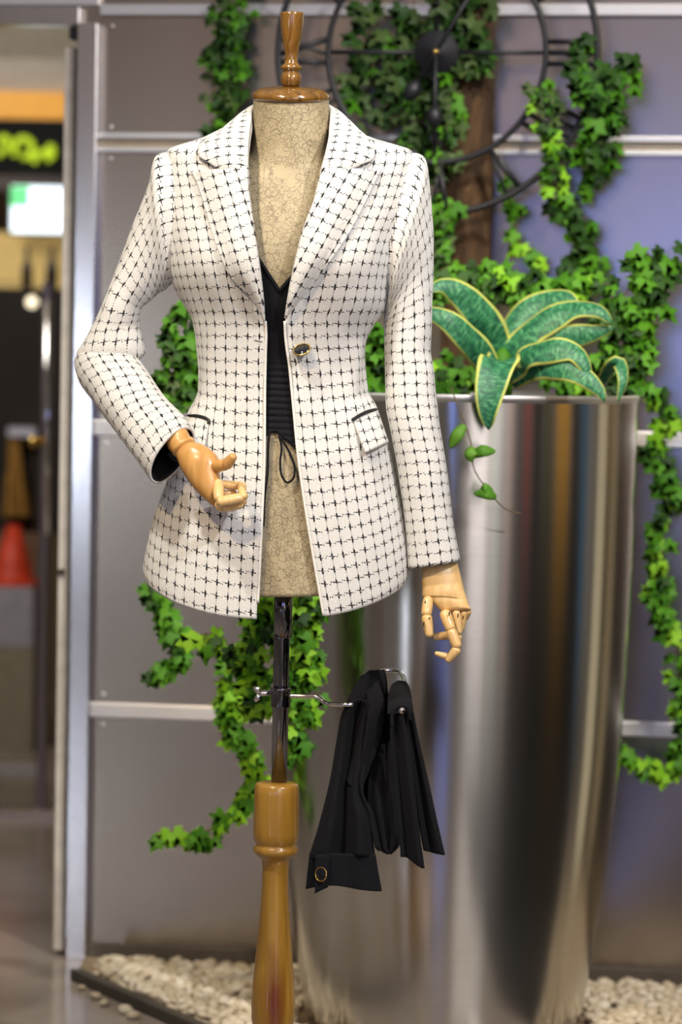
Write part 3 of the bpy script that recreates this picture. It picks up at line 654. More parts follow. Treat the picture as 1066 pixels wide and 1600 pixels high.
vine('ivy strand hanging below the left corner of the jacket hem', [[(232, 912), (252, 945), (275, 975), (285, 1010), (270, 1035), (240, 1050)]], Dy(4.93), 46, .033, 'mmd', 14, .8)
vine('large bright ivy cascade directly behind the chrome pole', [[(400, 900), (405, 960), (395, 1010), (365, 1020), (320, 990)], [(430, 900), (440, 1000), (470, 1060), (475, 1120)], [(480, 910), (485, 980), (490, 1040), (480, 1100)], [(400, 1000), (400, 1060), (415, 1090), (440, 1100)], [(470, 1100), (470, 1160), (460, 1200)], [(455, 940), (480, 1010), (465, 1050)]], Dy(4.66), 210, .032, 'mmlld', 22, .7)
vine('long lime ivy tail curling left beside the wooden column', [[(395, 1080), (370, 1130), (395, 1190), (400, 1230), (370, 1265), (320, 1300), (255, 1298)], [(350, 1020), (355, 1080), (365, 1140)]], Dy(4.85), 90, .031, 'mmll', 15, .8)

# pointed-leaf trailing sprig in front of the planter
def blade(root, pts, wmax, mat, name='leaf', nr=26, nc=9, cup=.25, Y=None, tiltv=None, taper=.75, nrm0=None, wave=0.0):
    """pts: (px,py,Y) centreline; wmax metres full width"""
    C = crom([tuple(at(*p)) for p in pts], nr); G = []; UV = []
    pv = None
    for i in range(nr):
        c = Vector(C[i]); t = Vector(C[min(i+1, nr-1)] - C[max(i-1, 0)]).normalized(); f = i/(nr-1)
        tv = nrm0(f) if nrm0 else Vector((0, -1, .35)); side = t.cross(tv); side = side.normalized() if side.length > 1e-4 else Vector((1, 0, 0))
        if pv is not None and side.dot(pv) < 0: side = -side
        pv = side; n_ = side.cross(t).normalized()
        w_ = wmax*.5*(math.sin(PI*min(1, (f*.93+.07))**taper) ** .62 if f < .999 else .02)
        row = []; uvr = []
        for j in range(nc):
            u = j/(nc-1); x = (u-.5)*2
            row.append(c + side*(w_*x) + n_*(-cup*w_*abs(x)**1.6) + n_*(wave*w_*math.sin(f*17+x*2)*abs(x))); uvr.append((u, f))
        G.append(row); UV.append(uvr)
    o = link(name, gridmesh(name, G, UV), mat, root); solid(o, .0012); return o
SPL = leafmat('sprig_leaf', (.10, .30, .02), (.20, .42, .05))
sprig = empty('trailing_sprig', at(700, 600, 4.60), 'thin trailing sprig with pointed leaves hanging over the planter front', 'sprig')
P = [Vector(p) for p in crom([tuple(at(*q)) for q in [(705, 605, 4.62), (718, 640, 4.59), (728, 665, 4.58), (738, 700, 4.58), (742, 735, 4.58), (770, 775, 4.58), (790, 795, 4.59), (814, 803, 4.60)]], 40)]
MB().tube(P, .0011, 6).build('stem', STEM, sprig, smooth=True)
for a in ([(726, 664, 4.575), (714, 680, 4.565), (703, 700, 4.57)], [(738, 712, 4.57), (754, 704, 4.56), (775, 705, 4.57)], [(738, 698, 4.57), (736, 710, 4.56), (738, 722, 4.565)], [(776, 776, 4.575), (760, 770, 4.56), (740, 771, 4.57)], [(770, 765, 4.575), (758, 763, 4.56), (750, 768, 4.57)]):
    blade(sprig, a, .020, SPL, nr=14, nc=5, cup=.3, taper=1.0)

# variegated plant
vp = empty('variegated_plant', at(785, 600, 4.74), 'broad-leaved plant with yellow-edged mottled green leaves in the planter', 'plant')
UPN = lambda f: Vector((0, -1, .5))
b = (786, 590, 4.76)
blade(vp, [b, (778, 548, 4.75), (757, 500, 4.72), (726, 464, 4.70), (694, 446, 4.69), (668, 455, 4.68)], .062, VAR, wave=.12)
blade(vp, [(775, 595, 4.74), (755, 555, 4.70), (728, 525, 4.67), (700, 500, 4.66), (668, 488, 4.67), (650, 500, 4.67)], .050, VAR, wave=.08)
blade(vp, [(768, 590, 4.78), (757, 545, 4.76), (742, 508, 4.75), (720, 485, 4.75)], .036, VAR)
blade(vp, [b, (790, 540, 4.77), (812, 497, 4.78), (848, 471, 4.78), (885, 465, 4.76), (905, 484, 4.74)], .056, VAR, wave=.15, nrm0=lambda f: Vector((-.4, -1, .5)))
blade(vp, [b, (805, 545, 4.74), (845, 505, 4.73), (895, 482, 4.72), (935, 485, 4.70), (958, 506, 4.70)], .056, VAR, wave=.12, nrm0=lambda f: Vector((-.2, -1, .8)))
blade(vp, [(800, 588, 4.75), (840, 550, 4.73), (890, 528, 4.715), (930, 520, 4.71), (960, 512, 4.715)], .050, VAR, nrm0=lambda f: Vector((.1, -1, .0)))
blade(vp, [(795, 590, 4.70), (822, 556, 4.66), (865, 545, 4.63), (898, 550, 4.62), (915, 572, 4.61), (922, 594, 4.615)], .050, VAR, wave=.12, nrm0=lambda f: Vector((.25*f, -1, .9-.7*f)))
blade(vp, [(798, 596, 4.70), (830, 572, 4.66), (880, 572, 4.62), (915, 590, 4.605), (938, 612, 4.60), (945, 628, 4.60)], .050, VAR, wave=.1, nrm0=lambda f: Vector((0, -1, .25)))
blade(vp, [(785, 590, 4.70), (784, 565, 4.66), (776, 575, 4.62), (767, 610, 4.60), (763, 645, 4.595), (764, 672, 4.60)], .064, VAR, wave=.1, nrm0=lambda f: Vector((-.2, -1, .35)))
blade(vp, [(940, 600, 4.80), (958, 572, 4.74), (970, 570, 4.71), (974, 595, 4.69), (966, 628, 4.69)], .027, VAR, nrm0=lambda f: Vector((.2, -1, .1)))
lathe('stalk', [(.014, -.06), (.018, 0), (.013, .05), (.004, .06)], at(785, 600, 4.745), LF_MID, vp, 16)

# ------------------------------------------------------------------ dress form
Y0 = 4.23; MPP = Y0/F
def sup(t, n): 
    s, c = math.sin(t), math.cos(t); return math.copysign(abs(s)**(2/n), s), math.copysign(abs(c)**(2/n), c)
class Body:
    def __init__(s, xl, xr, bf, bb, nn, sag, bust=0.0, bx=(0, 0), by=400):
        s.xl, s.xr, s.bf, s.bb, s.nn, s.sag = map(pchip, (xl, xr, bf, bb, nn, sag)); s.bust = bust; s.bx = bx; s.by = by
    def ring(s, ys, t):
        a = (s.xr(ys)-s.xl(ys))/2; c = (s.xr(ys)+s.xl(ys))/2; n = s.nn(ys); sx, cy = sup(t, n); px = c + a*sx
        if cy > 0:
            py = ys + s.sag(ys)*max(0, math.cos(t))**1.25; b_ = s.bf(ys)*cy
            if s.bust:
                for q in s.bx: b_ += s.bust*math.exp(-((px-q)/52)**2 - ((py-s.by)/58)**2)
            return px, py, -b_*MPP, True
        return px, ys, -s.bb(ys)*cy*MPP, False
    def P(s, ys, t, extra=0):
        px, py, d, fr = s.ring(ys, t)
        return at(px, py, Y0 + d - extra) if fr else at(px, py, Y0) + Vector((0, d, 0))
    def depth(s, px, py):   # front surface Y at a pixel
        ys = py
        for _ in range(6):
            a = (s.xr(ys)-s.xl(ys))/2; c = (s.xr(ys)+s.xl(ys))/2; u = max(-.999, min(.999, (px-c)/a)); n = s.nn(ys); st = math.copysign(abs(u)**(n/2), u); ct = math.sqrt(1-st*st)
            ys = py - s.sag(ys)*ct**1.25
        b_ = s.bf(ys)*ct**(2/n)
        if s.bust:
            for q in s.bx: b_ += s.bust*math.exp(-((px-q)/52)**2 - ((py-s.by)/58)**2)
        return Y0 - b_*MPP
BODY = Body([(150, 396), (200, 395), (238, 388), (252, 372), (266, 340), (282, 308), (320, 295), (400, 298), (460, 312), (520, 326), (580, 332), (640, 318), (700, 298), (800, 268), (905, 244)],
            [(150, 514), (200, 515), (238, 518), (252, 532), (266, 560), (282, 590), (320, 600), (400, 586), (460, 572), (520, 556), (580, 550), (640, 562), (700, 580), (800, 606), (905, 630)],
            [(150, 56), (240, 58), (262, 62), (300, 76), (350, 90), (420, 100), (470, 96), (520, 78), (580, 68), (640, 74), (700, 86), (800, 102), (905, 114)],
            [(150, 56), (240, 56), (300, 75), (400, 75), (580, 55), (700, 90), (905, 112)],
            [(150, 2), (240, 2), (300, 2.3), (905, 2.2)], [(150, 6), (240, 14), (300, 14), (400, 0), (700, 12), (905, 28)], 8, (372, 512), 405)
base_pt = at(440, 1000, Y0); AX = base_pt.x
df = empty('dress_form', (AX, Y0, 0), 'crackled beige dress form with jointed wooden hands on a turned wooden column', 'mannequin')
G = []
for i in range(130):
    ys = 150 + (905-150)*i/129; G.append([BODY.P(ys, 2*PI*k/96) for k in range(96)])
link('torso', fixn(gridmesh('torso', G, closed=True, caps=True)), CRACK, df)
# tilted neck cap and finial
TILT = math.radians(9); cax = Vector((0, -math.sin(TILT), math.cos(TILT)))
capb = at(454.5, 152, Y0-.002)
q = MPP
lathe('neck_cap', [(58*q, -4*q), (60*q, -1*q), (60.5*q, 3*q), (58*q, 7*q), (50*q, 12*q), (34*q, 15.5*q), (16*q, 17*q), (.0003, 17*q)], capb, WALNUT, df, 72, cax)
fb = capb + cax*(16*q)
lathe('finial', [(11*q, 0), (14*q, 3*q), (16.3*q, 10*q), (15.5*q, 18*q), (12*q, 23*q), (12*q, 25*q), (16*q, 27*q), (16.8*q, 29.5*q), (16*q, 32*q), (11.5*q, 35*q), (9.6*q, 42*q), (10.2*q, 52*q), (13*q, 66*q), (15.8*q, 80*q), (17.4*q, 94*q), (18.2*q, 111*q), (18*q, 113.5*q), (16*q, 114.5*q), (10*q, 114*q), (6*q, 110*q), (.0003, 109*q)], fb, WALNUT, df, 48, Vector((0, -.05, 1)))
# pole
def zpx(y, Y=Y0): return at(440, y, Y).z
X0 = AX
lathe('pole_upper', [(14.3*q, zpx(996)), (14.3*q, zpx(900))], Vector((at(442.5, 960, Y0).x, Y0, 0)), DCHROME, df, 40)
xp = at(438.5, 1100, Y0).x
lathe('pole_lower', [(12.6*q, zpx(1225)), (12.6*q, zpx(1001)), (13.6*q, zpx(999)), (13.6*q, zpx(994)), (12*q, zpx(991))], Vector((xp, Y0, 0)), DCHROME, df, 40)
xc = at(432, 1270, Y0).x; zt = zpx(1222); 
prof = [(0.001, zpx(1222)), (25*q, zpx(1222)), (32*q, zpx(1223.5)), (34.5*q, zpx(1228)), (35.3*q, zpx(1240)), (35.5*q, zpx(1300)), (34.8*q, zpx(1312)), (32*q, zpx(1317)), (31*q, zpx(1320)), (33*q, zpx(1322)), (35.5*q, zpx(1327)), (34*q, zpx(1333)), (27*q, zpx(1338)), (22*q, zpx(1344)),
        (20.5*q, zpx(1360)), (21*q, zpx(1390)), (23.5*q, zpx(1430)), (28*q, zpx(1480)), (32.5*q, zpx(1530)), (34.6*q, zpx(1565)), (34*q, zpx(1590)), (30*q, zpx(1615)), (24*q, zpx(1635)), (22*q, zpx(1650)), (30*q, zpx(1656)), (34*q, zpx(1664)), (30*q, zpx(1672)), (40*q, zpx(1682)), (40*q, zpx(1700))]
lathe('column', prof[::-1], Vector((xc, Y0, 0)), HONEY, df, 64)
zb = zpx(1700)
lathe('base', [(.0001, 0.0), (.165, 0.0), (.17, .008), (.165, .018), (.10, .028), (.045, zb+.002), (.001, zb+.004)], Vector((xc, Y0, 0)), HONEY, df, 64)

# ---- hands
def loft(name, pairs, mat, parent, n=26, seg=28, pw=2.2):
    """pairs: (ax,ay,bx,by,dY,half_depth_px)"""
    C = crom(pairs, n); G = []
    for c in C:
        A = at(c[0], c[1], Y0+c[4]); B = at(c[2], c[3], Y0+c[4]); m_ = (A+B)/2; e1 = (A-B)/2; G.append((m_, e1, c[5]*MPP))
    R = []
    for i, (m_, e1, d_) in enumerate(G):
        T = (G[min(i+1, n-1)][0]-G[max(i-1, 0)][0]); e2 = T.cross(e1); e2 = e2.normalized()*d_ if e2.length > 1e-9 else Vector((0, d_, 0))
        R.append([m_ + e1*sup(2*PI*k/seg, pw)[0] + e2*sup(2*PI*k/seg, pw)[1] for k in range(seg)])
    return link(name, fixn(gridmesh(name, R, closed=True, caps=True)), mat, parent)
hl = loft('hand', [(259,693,291,669,-.115,17), (263,701,296,679,-.120,17), (268,707,300,686,-.123,16.5), (273,712,303,689,-.126,17)], AMBER, df, 14)
tag(hl, 'amber wooden jointed hand curled at the hip')
setc = []
def child(parent_mesh, o): o.parent = parent_mesh; o.matrix_parent_inverse = Matrix.Identity(4)
def cpart(name, o_parent, *a): 
    # sub-part of a hand mesh that already sits under the dress form: geometry is in world space with the parent's own offset
    o = capsule(name, *a, None); child(o_parent, o); return o
# hand meshes are parented with an inverse that cancels the root, so children keep world coordinates
palm = loft('palm', [(277,715,303,692,-.126,15), (279,722,318,696,-.132,20), (284,735,334,706,-.138,22), (293,749,343,720,-.142,22), (304,764,343,734,-.146,21), (318,779,344,746,-.150,19), (330,789,346,753,-.152,15), (335,791,347,757,-.153,9)], AMBER, None, 30); child(hl, palm)
def A3(x, y, d): return at(x, y, Y0+d)
def fin(par, name, x0, y0, d0, x1, y1, d1, r0_, r1_):
    m = MB().add(*capsule_geo(A3(x0, y0, d0), A3(x1, y1, d1), r0_*MPP, r1_*MPP)); o = m.build(name, AMBER if (par is hl and name in ('wrist_ring', 'thumb', 'thumb_tip')) else PINE, None, smooth=True); child(par, o); return o
fin(hl, 'wrist_ring', 276, 706, -.122, 297, 690, -.122, 9, 9)
for a in [('thumb', 339, 728, -.158, 353, 726, -.166, 9, 8.5), ('thumb_tip', 355, 725, -.168, 364, 714, -.176, 9, 6.5),
          ('finger', 341, 756, -.158, 342, 778, -.176, 8.5, 8), ('finger', 345, 784, -.180, 375, 778, -.172, 8, 7.5), ('fingertip', 381, 776, -.170, 375, 757, -.150, 6.5, 4.8),
          ('finger', 340, 785, -.150, 346, 793, -.166, 7, 7), ('finger', 350, 794, -.166, 376, 789, -.156, 6.5, 6.0), ('fingertip', 380, 784, -.154, 378, 762, -.135, 6, 5),
          ('finger', 350, 757, -.142, 374, 759, -.140, 6.5, 6.5), ('fingertip', 379, 758, -.140, 380, 775, -.142, 6, 5),
          ('finger', 352, 772, -.138, 366, 770, -.134, 5.5, 5), ('fingertip', 362, 792, -.150, 364, 797, -.160, 4, 2.2)]:
    fin(hl, *a)
hr = loft('hand', [(660,872,710,866,-.02,17), (660,888,715,880,-.022,18), (659,905,721,902,-.026,19), (660,922,727,926,-.030,19), (661,933,731,938,-.032,17), (672,938,733,945,-.034,15), (686,952,736,951,-.036,12), (690,957,736,953,-.037,8)], PINE, df, 40)
tag(hr, 'pale wooden jointed hand hanging below the straight sleeve')
for a in [('thumb', 669, 938, -.040, 666.5, 958, -.050, 8.3, 8.3), ('thumb_tip', 667, 966, -.052, 671, 991, -.056, 8.5, 6.5),
          ('finger', 696, 960, -.048, 704, 981, -.056, 9.2, 8.4), ('finger', 706, 988, -.058, 714, 1008, -.062, 8.3, 8.0), ('fingertip', 713, 1016, -.062, 701, 1031, -.060, 7.8, 5.5),
          ('finger', 713, 958, -.040, 717, 987, -.040, 6.6, 6.0), ('finger', 717, 995, -.038, 712, 1010, -.036, 5.5, 5), ('fingertip', 698, 1026, -.050, 682, 1021, -.052, 5.6, 3.4),
          ('finger', 725, 958, -.034, 721, 982, -.030, 6, 5.5), ('finger', 698, 993, -.030, 681, 995, -.034, 6.5, 5.8), ('fingertip', 712, 985, -.024, 700, 992, -.028, 6, 6),
          ('finger', 732, 956, -.032, 728, 965, -.024, 5, 4.6)]:
    fin(hr, *a)
for (x, y, l) in [(665, 941, 4), (702.5, 959, 6), (716, 962, 6), (724, 965, 6), (662.5, 975, 7), (671.5, 966, 3), (711, 989, 4)]:
    m = MB().tube([A3(x, y-l/2, -.062), A3(x-.6, y+l/2, -.062)], 1.1*MPP, 6); o = m.build('pin_slot', DARKSLOT, None); child(hr, o)

# ------------------------------------------------------------------ blazer
JK = Body([(184, 384), (192, 368), (200, 350), (208, 334), (216, 318), (222, 300), (228, 280), (235, 264), (245, 261), (300, 262), (360, 262), (420, 265), (440, 270), (470, 284), (500, 300), (540, 309), (580, 313), (610, 311), (648, 294), (700, 274), (763, 257), (799, 244), (851, 231), (890, 225), (902, 227)],
          [(184, 522), (192, 536), (200, 548), (208, 562), (216, 580), (222, 600), (228, 620), (236, 642), (247, 647), (290, 639), (330, 629), (370, 617), (400, 611), (440, 607), (465, 605), (480, 600), (490, 594), (510, 580), (534, 570), (570, 567), (611, 571), (636, 586), (664, 598), (688, 606), (735, 616), (797, 628), (859, 636), (890, 638), (902, 634)],
          [(184, 55), (200, 62), (222, 70), (245, 80), (300, 96), (360, 110), (420, 118), (460, 112), (520, 94), (580, 86), (640, 92), (700, 105), (800, 120), (902, 132)],
          [(184, 60), (222, 70), (245, 78), (300, 95), (400, 95), (500, 80), (580, 72), (650, 95), (750, 120), (902, 135)],
          [(184, 2), (222, 2.3), (245, 2.8), (400, 2.8), (470, 2.4), (580, 2.2), (902, 2.2)],
          [(184, 0), (240, 0), (300, -4), (400, -8), (470, -2), (560, 8), (640, 20), (700, 30), (800, 47), (902, 66)], 13, (345, 545), 415)
bl = empty('blazer', (AX, Y0, 1.0), 'white tweed blazer with black broken windowpane check worn by the dress form', 'jacket')
XA = pchip([(184, 388), (200, 378), (246, 371), (311, 380), (403, 396), (470, 408), (495, 413), (520, 415), (560, 414), (618, 413), (700, 412.5), (822, 408), (962, 401)])
XB = pchip([(184, 520), (200, 526), (240, 522), (306, 504), (366, 480), (435, 461), (480, 451), (495, 446), (525, 447), (570, 453), (620, 458), (704, 466), (772, 475), (877, 492), (968, 508)])
def edge_t(B, ys, X):
    py = ys
    for _ in range(8):
        a = (B.xr(ys)-B.xl(ys))/2; c = (B.xr(ys)+B.xl(ys))/2; u = max(-.995, min(.995, (X(py)-c)/a)); n = B.nn(ys); t = math.asin(math.copysign(abs(u)**(n/2), u)); py = ys + B.sag(ys)*math.cos(t)**1.25
    return t
NRJ = 190; NCJ = 220; G = []; ARC = []
for i in range(NRJ):
    ys = 184 + (902-184)*i/(NRJ-1); tL = edge_t(JK, ys, XA); tR = edge_t(JK, ys, XB); row = []
    for j in range(NCJ):
        f = j/(NCJ-1); t = tR + (2*PI + tL - tR)*f
        p = JK.P(ys, t)
        w_ = noise.noise(Vector((p.x*9, p.y*9, p.z*6)))*.0035 + noise.noise(Vector((p.x*26, p.y*26, p.z*14+3)))*.0014
        # dart pull at the waist sides
        w_ += .0022*math.sin(t*9+ys*.03)*math.exp(-((ys-585)/60)**2)
        d_ = Vector((p.x-AX, p.y-Y0, 0)); d_ = d_.normalized() if d_.length > 1e-6 else d_; row.append(p + d_*w_)
    G.append(row)
UVJ = []
for i in range(NRJ):
    row = G[i]; L = [0.0]
    for j in range(1, NCJ): L.append(L[-1] + (row[j]-row[j-1]).length)
    tot = L[-1]; ys = 184 + (902-184)*i/(NRJ-1); v = -(ys)*MPP*.985
    # right half measured from right edge, left half from left edge
    UVJ.append([((L[j] if j < NCJ//2 else 3*.0166*1.04*20 - (tot-L[j])) , v) for j in range(NCJ)])
me = gridmesh('bodice', G, UVJ)
bod = link('bodice', fixn(me), [TWEED, LINING], bl); solid(bod, .0035, 0, True)

def pcurve(pts, n):
    P = np.array(pts, float); w = np.ones(P.shape[1]); cum = np.concatenate([[0], np.cumsum([max(1.0, np.linalg.norm((P[i+1]-P[i])[:4])) for i in range(len(P)-1)])])
    fs = [pchip(list(zip(cum, P[:, k]))) for k in range(P.shape[1])]; return np.array([[f(cum[-1]*i/(n-1)) for f in fs] for i in range(n)])
def sleeve(name, st, n=130, seg=72, pw=2.15, flip=False):
    C = pcurve(st, n); M = []
    for c in C:
        A = at(c[0], c[1], Y0+c[4]); B = at(c[2], c[3], Y0+c[4]); M.append(((A+B)/2, (A-B)/2, c[5]*MPP))
    R = []; UV = []; vlen = 0
    for i, (m_, e1, d_) in enumerate(M):
        T = M[min(i+1, n-1)][0]-M[max(i-1, 0)][0]
        e2 = T.cross(e1)
        e2 = e2.normalized(); e2 = -e2 if e2.y > 0 else e2; k_ = min(1, max(0, (i/n-.2)/.25)); e2 = Vector((0, -1, 0)).lerp(e2, k_*k_*(3-2*k_)).normalized()
        if i: vlen += (m_-M[i-1][0]).length
        row = []; uv = []; L = 0; prev = None
        for k in range(seg+1):
            a = 2*PI*k/seg - PI   # seam at the back
            s_, c_ = sup(a, pw); p = m_ + e1*s_ + e2*(d_*c_)
            w_ = noise.noise(Vector((p.x*11, p.y*11, p.z*8+9)))*.0040 + noise.noise(Vector((p.x*30, p.y*30, p.z*22)))*.0012
            dd = (p-m_).normalized(); p = p + dd*w_
            if prev is not None and k <= seg: L += (p-prev).length
            prev = p; row.append(p); uv.append((L, -vlen))
        row[-1] = row[0].copy(); half = L/2
        R.append(row); UV.append([(u-half, v) for u, v in uv])
    # rows of the check follow the arm: v per station is mixed with real edge lengths on each side
    vl = [u_[0][1]*-1 for u_ in UV]
    cumA = [0.0]*(seg+1)
    VV = [[0.0]*(seg+1)]
    for i in range(1, n):
        for k in range(seg+1): cumA[k] += (R[i][k]-R[i-1][k]).length
        VV.append(list(cumA))
    for i in range(n):
        for k in range(seg+1): UV[i][k] = (UV[i][k][0], -vl[i])
    me = gridmesh(name, R, UV); o = link(name, fixn(me), [TWEED, LINING], bl); solid(o, .0035, 0, True); return o
sleeve('sleeve', [(280,246,284,424,0,48), (262,237,268,440,0,60), (247,241,264,445,0,66), (240,258,262,447,0,67), (237,278,260,449,0,65), (228,303,257,452,0,60), (208,351,249,456,.0,52), (189,400,236,468,.0,46), (166,459,219,484,.0,42), (145,512,216,507,.004,41),
                  (130,541,222,535,.004,42), (124,551,225,548,.006,38), (124,557,221,556,.008,33), (121,566,214,560,.006,39), (124,586,222,575,-.004,42), (150,630,243,604,-.035,41), (190,683,266,630,-.068,39), (216,716,283,648,-.090,36), (241,752,297,671,-.112,33)])
sleeve('sleeve', [(588,448,630,250,0,48), (604,466,648,240,0,60), (604,474,661,245,0,66), (603,479,667,262,0,67), (602,484,670,290,0,64), (601,488,673,335,0,58), (601,493,675,385,.002,52), (600,502,675,440,.0,46), (600,520,673,500,-.002,42), (601,550,672,545,-.004,41), (602,582,678,580,-.006,41),
                  (604,630,683,626,-.010,41), (614,680,687,675,-.014,40), (625,752,698,745,-.020,39), (634,828,709,818,-.024,37), (639,888,718,876,-.026,35)])

# lapels and collar
def patch(name, inner, outer, offs, par, mat, n=70, m=26, uvrot=0.0, belly=.006, th=.0032, src=None):
    I = crom(inner, n); O = crom(outer, n); G = []; UV = []; S = src or JK; v = 0; pm = None
    for i in range(n):
        row = []; uv = []; 
        for j in range(m):
            t = j/(m-1); x = I[i][0]*(1-t)+O[i][0]*t; y = I[i][1]*(1-t)+O[i][1]*t
            e_ = offs(i/(n-1), t); Yd = S.depth(x, y) - e_ - belly*math.sin(PI*min(1, t*1.25))*(.4+.6*math.sin(PI*i/(n-1)))
            p = at(x, y, Yd); row.append(p); uv.append((math.cos(uvrot)*x*MPP - math.sin(uvrot)*y*MPP, -(math.sin(uvrot)*x*MPP + math.cos(uvrot)*y*MPP)))
        G.append(row); UV.append(uv)
    o = link(name, fixn(gridmesh(name, G, UV)), mat, par); solid(o, th, 0); return o
def loff(f, t): return .007 + .010*math.sin(PI*min(1, t*1.1))**.5*(1-f)**.3 * .6 + (.006*(1-t) if f < .85 else .006*(1-t)*(1-f)/.15)
LIN = [(388, 262), (388, 290), (392, 320), (399, 370), (406, 420), (411, 465), (413, 500)]
LOUT = [(298, 267), (309, 290), (320, 325), (336, 377), (359, 430), (392, 465), (413, 502)]
RIN = [(503, 262), (496, 292), (489, 318), (474, 358), (461, 410), (453, 450), (446, 496)]
ROUT = [(597, 265), (586, 286), (573, 313), (551, 356), (524, 397), (489, 444), (446, 498)]
lapL = patch('lapel', LIN, LOUT, loff, bl, TWEED, uvrot=.28)
lapR = patch('lapel', RIN, ROUT, loff, bl, TWEED, uvrot=-.50)
# collar: roll edge and outer edge given in 3D, from the left notch round the back of the neck to the right notch
fall = [  # roll edge (px,py,dY), outer edge (px,py,dY)
    ((388, 268, None, -.010), (346, 267, None, -.010)),
    ((386, 250, None, -.014), (326, 254, None, -.010)),
    ((386, 228, None, -.012), (309, 242, None, -.008)),
    ((388, 205, -.052, 0), (318, 224, -.060, 0)),
    ((391, 182, -.020, 0), (334, 212, -.030, 0)),
    ((395, 166, .018, 0), (357, 200, .020, 0)),
    ((415, 160, .060, 0), (395, 192, .082, 0)),
    ((455, 158, .074, 0), (455, 190, .098, 0)),
    ((495, 160, .060, 0), (520, 192, .082, 0)),
    ((515, 166, .018, 0), (553, 201, .020, 0)),
    ((518, 182, -.020, 0), (568, 210, -.030, 0)),
    ((516, 208, -.052, 0), (580, 224, -.060, 0)),
    ((512, 230, None, -.012), (585, 247, None, -.008)),
    ((507, 250, None, -.014), (566, 257, None, -.010)),
    ((501, 270, None, -.010), (542, 268, None, -.010))]
def res(c):
    x, y, d, e_ = c
    if d is None: return at(x, y, JK.depth(x, y) + e_)
    return at(x, y, Y0+d)
RI3 = crom([tuple(res(a)) for a, b in fall], 120); RO3 = crom([tuple(res(b)) for a, b in fall], 120); G = []; UV = []; s_ = 0
ctr = Vector((at(455, 200, Y0).x, Y0, 0))
for i in range(120):
    a = Vector(RI3[i]); b_ = Vector(RO3[i]); row = []; uv = []
    if i: s_ += ((Vector(RI3[i])-Vector(RI3[i-1])).length + (Vector(RO3[i])-Vector(RO3[i-1])).length)/2
    w_ = (b_-a).length; out = Vector((a.x-ctr.x, a.y-ctr.y, 0)).normalized()
    # inner stand going down inside, then rolling over to the outer edge
    down = a + Vector((0, 0, -.022)) - out*.002
    for j in range(5): t = j/5; row.append(down.lerp(a, t)); uv.append((s_, -.022*(1-t)))
    for j in range(16):
        t = j/15; p = a.lerp(b_, t) + (out*.6 + Vector((0, -.15, .5)))*(.007*math.sin(PI*t)); row.append(p); uv.append((s_, w_*t))
    G.append(row); UV.append(uv)
col = link('collar', fixn(gridmesh('collar', G, UV)), TWEED, bl); solid(col, .0035, 0)

# edge seams on the opening
def along(pts, r, mat, name, par, lift=.004, S=JK, n=80, seg=6):
    C = crom(pts, n); P = [at(x, y, S.depth(x, y)-lift) for x, y in C]; return MB().tube(P, r, seg).build(name, mat, par, smooth=True)
WHITE = plain('ecru_selvedge', (.80, .78, .74), .9, 0, .15, 500)
along([(XA(y)+1, y) for y in range(502, 962, 20)], .0022, WHITE, 'front_edge', bl, .001)
along([(XB(y)-1, y) for y in range(502, 968, 20)], .0022, WHITE, 'front_edge', bl, .001)
# pocket flaps
def flap(tl, tr_, brr, bll, lift, uvrot, pip):
    n, m = 16, 22; G = []; UV = []
    for i in range(n):
        f = i/(n-1); row = []; uv = []
        for j in range(m):
            t = j/(m-1); x = (tl[0]*(1-t)+tr_[0]*t)*(1-f) + (bll[0]*(1-t)+brr[0]*t)*f; y = (tl[1]*(1-t)+tr_[1]*t)*(1-f) + (bll[1]*(1-t)+brr[1]*t)*f
            p = at(x, y, JK.depth(x, y) - .004 - lift*f); row.append(p); uv.append((1.25*(x*MPP - y*MPP*uvrot*1.4), -(y + uvrot*x)*MPP))
        G.append(row); UV.append(uv)
    o = link('pocket_flap', fixn(gridmesh('pocket_flap', G, UV)), TWEED, bl); solid(o, .004, 0)
    C = crom(pip, 20); P = [at(x, y, JK.depth(x, y)-.007) for x, y in C]
    p_ = MB().tube(P, .0026, 8).build('piping', LINING, None, smooth=True); child(o, p_); return o
flap((552, 657), (589, 641), (606, 691), (571, 708), .014, .24, [(551, 656), (562, 649), (575, 643), (588, 640)])
flap((296, 652), (327, 657), (320, 697), (290, 690), .012, -.1, [(294, 650), (308, 650), (320, 653), (326, 657), (326, 662)])
# button and buttonhole
bc = at(472, 547, JK.depth(472, 547)-.010); bax = Vector((-.25, -.62, .75)).normalized()
bt = lathe('button', [(.0001, -.002), (.0115, -.002), (.0125, 0), (.0115, .002), (.0001, .0022)], bc, BLACKGLOSS, bl, 32, bax)
a_ = Vector((1, 0, 0)); a_ = (a_-bax*a_.dot(bax)).normalized(); b_ = bax.cross(a_)
rm = MB().tube([bc + bax*.001 + (a_*math.cos(2*PI*k/32) + b_*math.sin(2*PI*k/32))*.0122 for k in range(33)], .0013, 8).build('gold_rim', GOLD, None, smooth=True); child(bt, rm)
sh_ = MB().tube([bc, at(471, 552, JK.depth(471, 550))], .002, 8).build('shank', BLACKGLOSS, None, smooth=True); child(bt, sh_)
along([(398, 531), (404, 532.5), (410, 534)], .0011, plain('buttonhole_thread', (.25, .24, .23), .8), 'buttonhole', bl, .002, n=8)

